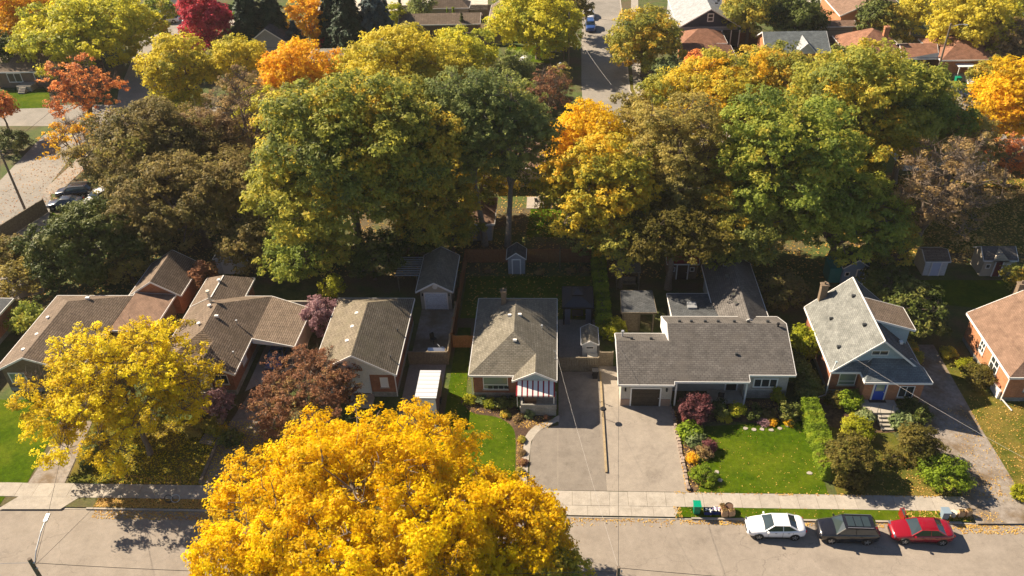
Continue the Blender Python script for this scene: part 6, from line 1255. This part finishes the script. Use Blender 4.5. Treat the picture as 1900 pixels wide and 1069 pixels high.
TR = [ # name,label,cx,cy,w,h,zc,col,kwargs
 ('maple_tree', 'orange-brown tree in the top left corner', 50, 32, 140, 110, 7, 'orange', dict(leaf=.42, lumps=36)),
 ('maple_tree', 'wide yellow-green tree at the upper left above the dark-roofed house', 165, 62, 250, 160, 7, 'yellowgreen', dict(leaf=.40, lumps=60, lumpr=.26)),
 ('maple_tree', 'orange-red tree with bare lower limbs at the corner of the left street', 152, 165, 130, 130, 8.5, 'rust', dict(leaf=.30, dens=.45, lumps=45, lumpr=.24, sparse=.6, twigs=7, trunk=.25)),
 ('maple_tree', 'thin light orange tree below the orange-red one', 138, 262, 130, 110, 4.5, 'orange', dict(leaf=.26, dens=.3, lumps=36, lumpr=.24, sparse=.8, twigs=8, trunk=.2)),
 ('maple_tree', 'rust-coloured foliage cut by the left edge', 0, 200, 44, 80, 6, 'rust', dict(leaf=.3, lumps=18)),
 ('red_tree', 'crimson tree at the upper left', 378, 38, 88, 118, 6.5, 'crimson', dict(leaf=.36, lumps=34)),
 ('poplar_tree', 'bright yellow tree with twin crowns left of the orange one', 335, 128, 135, 120, 8, 'yellow', dict(leaf=.34, lumps=44, dens=.9, lumpr=.26)),
 ('poplar_tree', 'yellow tree between the bright twin-crowned one and the orange one', 440, 120, 110, 110, 8, 'yellow', dict(leaf=.34, lumps=36, dens=.9, lumpr=.28)),
 ('maple_tree', 'glowing orange tree at the upper left centre', 543, 142, 122, 140, 8, 'orange', dict(leaf=.32, lumps=44, lumpr=.28)),
 ('maple_tree', 'small orange tree at the corner of the grey-roofed house', 620, 125, 60, 60, 5, 'orange', dict(leaf=.3, lumps=20)),
 ('bare_tree', 'tall brown tree nearly leafless among the left trees', 452, 222, 150, 190, 8, 'brown', dict(leaf=.18, dens=.22, lumps=60, lumpr=.22, twigs=9, trunk=.3, sparse=.7)),
 ('brown_tree', 'broad brown-olive tree left of the nearly leafless one', 275, 275, 230, 190, 8, 'darkbrown', dict(leaf=.28, lumps=60, dens=.8, lumpr=.26, twigs=6)),
 ('brown_tree', 'dark brown tree sloping down to the old brick garage', 360, 370, 270, 180, 6.5, 'darkbrown', dict(leaf=.27, lumps=60, dens=.85, lumpr=.25)),
 ('round_tree', 'dense round dark green tree at the left', 158, 448, 205, 175, 4.6, 'dark', dict(leaf=.24, lumps=60, dens=1.1, lumpr=.25, minb=.3)),
 ('maple_tree', 'large yellow-green tree in the top centre', 740, 150, 235, 200, 8, 'yellow', dict(leaf=.36, lumps=70, lumpr=.25)),
 ('maple_tree', 'yellow-green crown right behind the large one in the top centre', 845, 115, 150, 120, 7.5, 'yellowgreen', dict(leaf=.38, lumps=44, lumpr=.27)),
 ('maple_tree', 'great mottled olive maple behind the light gable house', 640, 290, 340, 300, 13, 'maple', dict(high=True, leaf=.33, lumps=95, lumpr=.23, dens=1.0, trunk=.5, twigs=4)),
 ('maple_tree', 'green and orange maple crown joining the great one on its right', 735, 285, 230, 270, 13, 'olive', dict(high=True, leaf=.33, lumps=60, lumpr=.25, trunk=.35)),
 ('locust_tree', 'tall grey-green tree with leaning pale trunk', 868, 235, 165, 230, 14, 'greygreen', dict(leaf=.24, lumps=60, dens=.75, lumpr=.25, barkm=barkg, trunk=.35, twigs=5, lean=(1.5, -3), high=True)),
 ('locust_tree', 'second grey-green tree just left of the back lawn gap', 950, 250, 150, 235, 13, 'greygreen', dict(leaf=.24, lumps=56, dens=.7, lumpr=.25, barkm=barkg, trunk=.35, twigs=5, lean=(-.8, -3), high=True)),
 ('maple_tree', 'dark olive foliage low between the great maple and the leaning trunk', 800, 395, 150, 130, 6, 'olive', dict(leaf=.26, lumps=36, dens=.8)),
 ('maple_tree', 'olive-yellow tree beside the far side street, left of it', 998, 38, 165, 110, 7.5, 'yellowgreen', dict(leaf=.42, lumps=44, trunk=.45)),
 ('maple_tree', 'green tree overhanging the right side of the far side street', 1196, 72, 142, 120, 6.5, 'olive', dict(leaf=.38, lumps=46, lumpr=.27, drop=.6)),
 ('maple_tree', 'dark green tree at the very top left of the far side street', 1060, 12, 60, 70, 7, 'darkbrown', dict(leaf=.4, lumps=20)),
 ('maple_tree', 'golden tree right below the far side street', 1090, 268, 132, 140, 7.5, 'golden', dict(leaf=.27, lumps=46, dens=.85)),
 ('maple_tree', 'green-gold maple right of the back lawn gap', 1115, 350, 235, 190, 9.5, 'goldgreen', dict(high=True, leaf=.29, lumps=66, lumpr=.25, dens=1.0)),
 ('ash_tree', 'tawny thin-leaved tree in the right centre', 1262, 300, 190, 240, 11, 'tan', dict(high=True, leaf=.24, lumps=64, dens=.65, lumpr=.25, twigs=6)),
 ('maple_tree', 'gold and green crown at the upper right centre', 1330, 190, 230, 190, 10, 'goldgreen', dict(leaf=.33, lumps=66, lumpr=.25)),
 ('maple_tree', 'big green maple in the right half', 1455, 300, 240, 250, 12, 'green', dict(high=True, leaf=.31, lumps=74, lumpr=.25, trunk=.4)),
 ('maple_tree', 'golden-green crown above the big green maple', 1440, 170, 190, 170, 10.5, 'olive', dict(leaf=.33, lumps=52, lumpr=.26)),
 ('maple_tree', 'tall bright green maple, highest of the right-hand trees', 1590, 200, 260, 250, 12, 'maple', dict(high=True, dens=.9, leaf=.33, lumps=80, lumpr=.24, trunk=.4)),
 ('maple_tree', 'green maple crown reaching towards the corner brick house', 1690, 220, 175, 200, 9.5, 'green', dict(leaf=.31, lumps=50, lumpr=.26)),
 ('maple_tree', 'dark green lower tree behind the grey-roofed rear wing', 1560, 400, 230, 180, 6.5, 'green', dict(leaf=.26, lumps=56, dens=.9, lumpr=.25)),
 ('maple_tree', 'olive lower tree behind the cabin', 1370, 420, 190, 150, 7, 'olive', dict(leaf=.25, lumps=44, dens=.9)),
 ('dark_tree', 'dark tree behind the pavilion, set high to shade the rear wing', 1250, 428, 175, 115, 7.5, 'thicket', dict(high=True, leaf=.24, lumps=40)),  # crown raised so that it shades the rear wing of the ranch
 ('dark_tree', 'dark tree right of the back fence, set high to shade the rear wing', 1155, 448, 95, 105, 6, 'olive', dict(high=True, dens=.8, leaf=.22, lumps=26)),  # likewise lifted for the shade it throws towards the rear wing
 ('weeping_tree', 'small grey-green weeping tree above the back fence', 1082, 425, 70, 70, 4.2, 'greygreen', dict(leaf=.2, lumps=24, drop=1.6, dens=.7)),
 ('bare_tree', 'spreading bare-limbed tree at the right', 1752, 350, 200, 220, 8.5, 'brown', dict(leaf=.2, dens=.2, lumps=60, lumpr=.22, twigs=8, trunk=.4, sparse=.8, lean=(-3.5, -1), high=True)),
 ('ash_tree', 'golden-brown thin tree between the green maples and the bare-limbed tree', 1780, 265, 130, 130, 7, 'tan', dict(leaf=.24, dens=.4, lumps=36, twigs=6, sparse=.6)),
 ('maple_tree', 'yellow tree at the right edge', 1868, 200, 120, 160, 7, 'golden', dict(leaf=.3, lumps=46)),
 ('ash_tree', 'thin orange-brown tree at the right edge below the yellow one', 1880, 290, 90, 70, 4.5, 'rust', dict(leaf=.24, dens=.4, lumps=26, twigs=6, sparse=.5)),
 ('round_tree', 'clipped round olive tree beside the corner brick house', 1846, 134, 70, 44, 2.2, 'olive', dict(leaf=.28, lumps=24, dens=1.3, minb=.1)),
 ('brown_tree', 'grey-brown tree in the upper right corner', 1872, 78, 100, 90, 4.5, 'brown', dict(leaf=.3, dens=.6, lumps=36, twigs=6)),
 ('maple_tree', 'yellow-green tree above the corner brick house', 1805, 42, 130, 120, 6.5, 'yellow', dict(leaf=.4, lumps=40)),
 ('maple_tree', 'yellow tree at the top right', 1700, 20, 60, 80, 5.5, 'yellow', dict(leaf=.38, lumps=22)),
 ('dark_tree', 'dark green tree beside the tan-roofed house', 1626, 30, 66, 75, 5.5, 'dark', dict(leaf=.36, lumps=26)),
 ('maple_tree', 'olive tree behind the pyramid-roofed house', 1652, 52, 64, 70, 4, 'olive', dict(leaf=.34, lumps=24)),
 ('maple_tree', 'dark tree right of the navy gable', 1392, 26, 90, 80, 6, 'olive', dict(leaf=.42, lumps=30)),
 ('dark_tree', 'dark spreading tree behind the grey gable house', 1465, 30, 120, 70, 5, 'dark', dict(leaf=.4, lumps=34)),
 ('maple_tree', 'green foliage in the top right corner', 1888, 8, 90, 60, 6, 'yellowgreen', dict(leaf=.42, lumps=22)),
 ('small_tree', 'small yellow-green tree between two dark cedars', 733, 30, 36, 48, 3.5, 'lime', dict(leaf=.34, lumps=14)),
 ('small_tree', 'grey-green tree before the pale paved yard', 780, 10, 48, 50, 4, 'greygreen', dict(leaf=.36, lumps=16)),
 ('gold_tree', 'golden-orange tree among the conifers', 575, 40, 70, 95, 5.5, 'orange', dict(leaf=.38, lumps=26)),
 ('gold_tree', 'small gold tree left of the golden-orange one', 512, 36, 38, 36, 3.2, 'golden', dict(leaf=.34, lumps=12)),
 ('red_bush', 'crimson bush above the grey roof', 610, 76, 46, 26, 2, 'crimson', dict(leaf=.3, lumps=12, minb=.1)),
 ('brown_tree', 'dark reddish-brown tree right of the crimson one', 460, 66, 90, 46, 3.2, 'darkbrown', dict(leaf=.34, lumps=24)),
 ('bare_tree', 'bare maroon tree beside the far side street', 1022, 168, 74, 88, 4.5, 'burgundy', dict(leaf=.2, dens=.25, lumps=34, twigs=8, sparse=.6)),
 ('willow_tree', 'pale thin tree before the dark pole', 1038, 148, 38, 66, 4.5, 'tan', dict(leaf=.22, dens=.5, lumps=20, twigs=5)),
 ('grey_tree', 'grey-green shrubby tree before the white annex', 955, 135, 76, 66, 4, 'greygreen', dict(leaf=.26, lumps=28, dens=.8, twigs=5)),
 ('willow_tree', 'pale green small tree right of the far street', 1241, 138, 58, 64, 3.2, 'palegreen', dict(leaf=.26, lumps=24)),
 ('maple_tree', 'orange-tinged crown above the tawny tree', 1300, 130, 80, 60, 7, 'rust', dict(leaf=.3, lumps=20, dens=.8)),
 ('small_tree', 'dark green tree behind the yellow-green one at the upper left', 300, 20, 50, 60, 5, 'green', dict(leaf=.4, lumps=16)),
 ('dark_tree', 'dark foliage at the left edge above the dark-roofed house', 5, 95, 50, 70, 5, 'dark', dict(leaf=.34, lumps=20)),
 ('small_tree', 'clipped dark bush beside the left street', 18, 262, 66, 36, 1.6, 'dark', dict(leaf=.24, lumps=18, minb=.1)),
 ('small_tree', 'tawny shrubs in the leafy garden at the left edge', 25, 515, 90, 60, 1.8, 'tan', dict(leaf=.2, lumps=26, dens=.6, minb=.1)),
 ('small_tree', 'pale green shrub in the garden at the left', 55, 500, 44, 36, 1.3, 'palegreen', dict(leaf=.18, lumps=14, minb=.1)),
 ('small_tree', 'tawny shrub left of the old brick garage', 238, 495, 80, 60, 2.2, 'tan', dict(leaf=.2, lumps=26, dens=.6, minb=.1)),
 ('small_tree', 'green shrubs between the left two houses', 50, 590, 60, 60, 1.6, 'green', dict(leaf=.18, lumps=20, minb=.1)),
 ('brown_tree', 'brown-green foliage below the olive board fence', 20, 470, 80, 60, 2.2, 'darkbrown', dict(leaf=.22, lumps=24, minb=.1)),
 ('dark_tree', 'dark understorey tree left of the great maple trunk', 560, 455, 170, 110, 4.2, 'green', dict(leaf=.24, lumps=40, dens=.8)),
 ('dark_tree', 'dark understorey tree behind the white shed', 470, 450, 120, 90, 4, 'darkbrown', dict(leaf=.24, lumps=30, dens=.8)),
 ('dark_tree', 'dark understorey tree below the great maple', 690, 478, 110, 80, 3, 'dark', dict(leaf=.22, lumps=28, dens=.8)),
 ('dark_tree', 'dark red leafy tree beside the old brick garage', 375, 512, 36, 60, 2.5, 'burgundy', dict(leaf=.2, lumps=16, dens=.6)),
 ('dark_tree', 'dark green thicket right of the blue-door house', 1690, 575, 110, 110, 2.6, 'dark', dict(leaf=.22, lumps=40, dens=.9, minb=.1)),
 ('dark_tree', 'dark green thicket farther back right of the blue shed', 1650, 525, 90, 60, 2.4, 'dark', dict(leaf=.22, lumps=26, dens=.9, minb=.1)),
 ('dark_tree', 'dark shrubs between ranch and blue-door house', 1455, 540, 80, 80, 2.2, 'darkbrown', dict(leaf=.2, lumps=26, dens=.5, minb=.1)),
 ('small_tree', 'green shrub by the small white shed at the right edge', 1890, 515, 40, 50, 2, 'olive', dict(leaf=.2, lumps=14, minb=.1)),
 ('dark_tree', 'dark green tree behind the small right-hand sheds', 1655, 440, 90, 100, 4.5, 'olive', dict(leaf=.24, lumps=28, dens=.9)),

 ('maple_tree', 'yellow-green crown low behind the tall brown tree', 500, 215, 120, 130, 5, 'yellowgreen', dict(leaf=.32, lumps=34)),
 ('maple_tree', 'olive crown between the orange tree and the great maple', 570, 215, 110, 110, 5.5, 'olive', dict(leaf=.32, lumps=34)),
 ('maple_tree', 'yellow low foliage below the twin-crowned yellow tree', 335, 195, 110, 60, 3, 'yellowgreen', dict(leaf=.3, lumps=24, dens=.8)),
 ('maple_tree', 'olive crown behind the two grey-green trees', 905, 195, 120, 100, 5, 'olive', dict(leaf=.32, lumps=30)),
 ('maple_tree', 'olive crown filling the gap below the golden-green crowns', 1200, 235, 110, 110, 6, 'tan', dict(leaf=.28, lumps=30)),
 ('maple_tree', 'green crown between the tallest maple and the crown reaching right', 1540, 290, 150, 130, 8, 'maple', dict(leaf=.3, lumps=36)),
 ('brown_tree', 'brown-olive crown behind the broad brown tree', 380, 270, 130, 130, 6, 'brown', dict(leaf=.24, lumps=36, dens=.6, twigs=6)),
 ('brown_tree', 'shaded brown tree joining the dark round tree', 250, 385, 130, 130, 5, 'darkbrown', dict(leaf=.24, lumps=36, dens=.8)),

 ('dark_tree', 'dark undergrowth left of the leaning trunk above the back garage', 838, 425, 90, 80, 3.2, 'olive', dict(leaf=.24, lumps=24)),
 ('dark_tree', 'dark undergrowth behind the pergola', 770, 440, 90, 80, 3.0, 'dark', dict(leaf=.24, lumps=24)),
 ('maple_tree', 'olive crown hanging behind the leaning trunk', 885, 330, 110, 110, 6.5, 'olive', dict(leaf=.26, lumps=30, dens=.8)),
]
for nm, lab, cx, cy, w_, h_, zc, col, kw in TR:
    k = dict(kw); grp = 'tall trees behind the houses' if nm == 'maple_tree' else None
    tree(nm, lab, 'tree', cx, cy, w_ * 1.07, h_ * 1.07, zc, col, group=grp, **k)
for lab, cx, cy, w_, h_, col in (('tall dark conifer right of the crimson tree', 458, 20, 100, 170, 'spruce'), ('tall dark conifer beside the golden-orange tree', 502, 26, 84, 150, 'spruce'), ('tall dark spruce left of the blue spruce', 642, 26, 104, 175, 'spruce'), ('dark spruce directly behind the golden-orange tree', 612, 22, 84, 150, 'spruce'), ('large blue spruce, broadest of the conifers', 692, 20, 108, 175, 'bluespruce'), ('small blue spruce above the orange tree', 547, 70, 62, 76, 'bluespruce')):
    conifer('spruce_tree', lab, 'tree', cx, cy, w_, h_, col, 'conifers at the top left')
for lab, cx, cy, w_, h_, col in (('thin dark cedar left of the small yellow-green tree', 715, 10, 10, 56, 'spruce'), ('thin dark cedar right of the small yellow-green tree', 742, 8, 10, 40, 'spruce'), ('dark cedar under the grey-green tree', 766, 28, 12, 28, 'spruce'), ('left arborvitae of the three', 831, 34, 11, 42, 'hedge'), ('middle arborvitae of the three', 842, 34, 13, 48, 'hedge'), ('right arborvitae of the three', 857, 44, 14, 46, 'dark')):
    conifer('cedar_tree', lab, 'tree', cx, cy, w_, h_, col, 'narrow cedars in the top centre', leaf=.28)
# ---------------------------------------------------------------- fallen leaves
R_ = lambda p, q, w, z=.02: (*sorted((G(*p)[0], G(*q)[0])), *sorted((G(*p)[1], G(*q)[1])), w, z)
leafmix = leafmat('fallen_leaves', [(.35, .17, .05), (.55, .33, .06), (.62, .42, .12), (.42, .22, .08)], .1)
scatter('fallen_leaves', 'fallen leaves on the left grass strip', [(-38.2, -24, YK + .2, YS0 - .05, 9), (-38, -20, YK - .9, YK - .02, 2.5, -.10), (-38, -20, YS1, YS1 + 1.0, 1.5)], 6500, .10, leafmix, seed=3)
scatter('fallen_leaves', 'fallen leaves on the lawn under the thin yellow tree', [(-40, -26, 45.5, 53, 1)], 5200, .11, LM['locust'], seed=4, z=.025)
scatter('fallen_leaves', 'scattered leaves on the ranch lawn', [(11.6, 22, 45.5, 54, 1), (9.7, 32, YK + .2, YS0, 1.6)], 300, .07, leafmix, seed=5, z=.03)
scatter('fallen_leaves', 'scattered leaves on the bungalow lawn', [(-10.3, -3.5, 45.5, 60, 1)], 260, .075, leafmix, seed=6, z=.03)
scatter('fallen_leaves', 'leaf litter along the kerb behind the parked cars', [(9.6, 34, YK - .45, YK - .03, 5, -.10), (27, 34.5, YK + .2, YS0, 3), (31, 42, YK - .9, YK, 4, -.10), (-3, 9.3, YK - .35, YK, 2.5, -.10), (-14, 9.3, YK - .8, YK, .8, -.10), (10.5, 10.75, 45.5, 55, 9, .035), (9.6, 32, YS1 - .15, YS1 + .1, 2, .03), (9.3, 9.9, YK + .1, YS0, 6)], 3000, .10, leafmix, seed=7)
scatter('fallen_leaves', 'fallen leaves on the right lawns and the gravel drive edge', [(22.8, 31.5, 45.5, 50, 2), (34, 42, 45, 56, 2.2, .035), (36, 56, 46, 62, .6, .03), (28, 36, 45.5, 47.5, 4, .035)], 3000, .09, leafmix, seed=8, z=.03)
scatter('fallen_leaves', 'fallen leaves beneath the bare-limbed tree', [(34, 62, 79, 100, 1)], 9000, .18, leafmix, seed=9, z=.03)
scatter('fallen_leaves', 'leaf litter on and beside the left street', [(-78, -62, 84, 125, 1), (-70, -60, 92, 112, 3)], 3600, .15, leafmat('rusty_litter', [(.30, .10, .04), (.48, .22, .06), (.5, .3, .08)], .1), seed=10, z=.045)
scatter('fallen_leaves', 'leaf litter over the shaded back yards', [(-60, 36, 76, 100, 1), (-10, 4, 68.8, 76, .8), (-60, -36, 69, 76, 1.3)], 16000, .16, leafmix, seed=11, z=.025)
scatter('fallen_leaves', 'leaf litter in the mulched flower beds', [(-3.5, -3.0, 45.6, 51, 3), (-8.4, -4.6, 54.4, 56, 1), (-3.6, -.6, 52.5, 54.0, 2), (10.6, 12.6, 46, 53, 1.2), (13, 20.8, 54, 56.3, .8)], 1500, .09, leafmix, seed=12, z=.04)
scatter('fallen_leaves', 'leaves on the drive beside the railway sleeper', [(-27.6, -23, 45.5, 56, 1)], 1500, .10, leafmix, seed=13, z=.04)


# ---------------------------------------------------------------- the air
b = B(); b.box(-430, -320, -1.4, 430, 630, 58.0); hz = b.build('haze', [], None); tag(hz, 'faint even haze filling the air over the neighbourhood', kind='stuff')
hm = bpy.data.materials.new('haze_air'); hm.use_nodes = True; hn = hm.node_tree; hn.nodes.clear()
ho = hn.nodes.new('ShaderNodeOutputMaterial'); hv = hn.nodes.new('ShaderNodeVolumePrincipled'); hv.inputs['Color'].default_value = (0.95, 0.93, 0.9, 1); hv.inputs['Density'].default_value = 0.00011
hn.links.new(hv.outputs[0], ho.inputs['Volume']); hz.data.materials.append(hm)
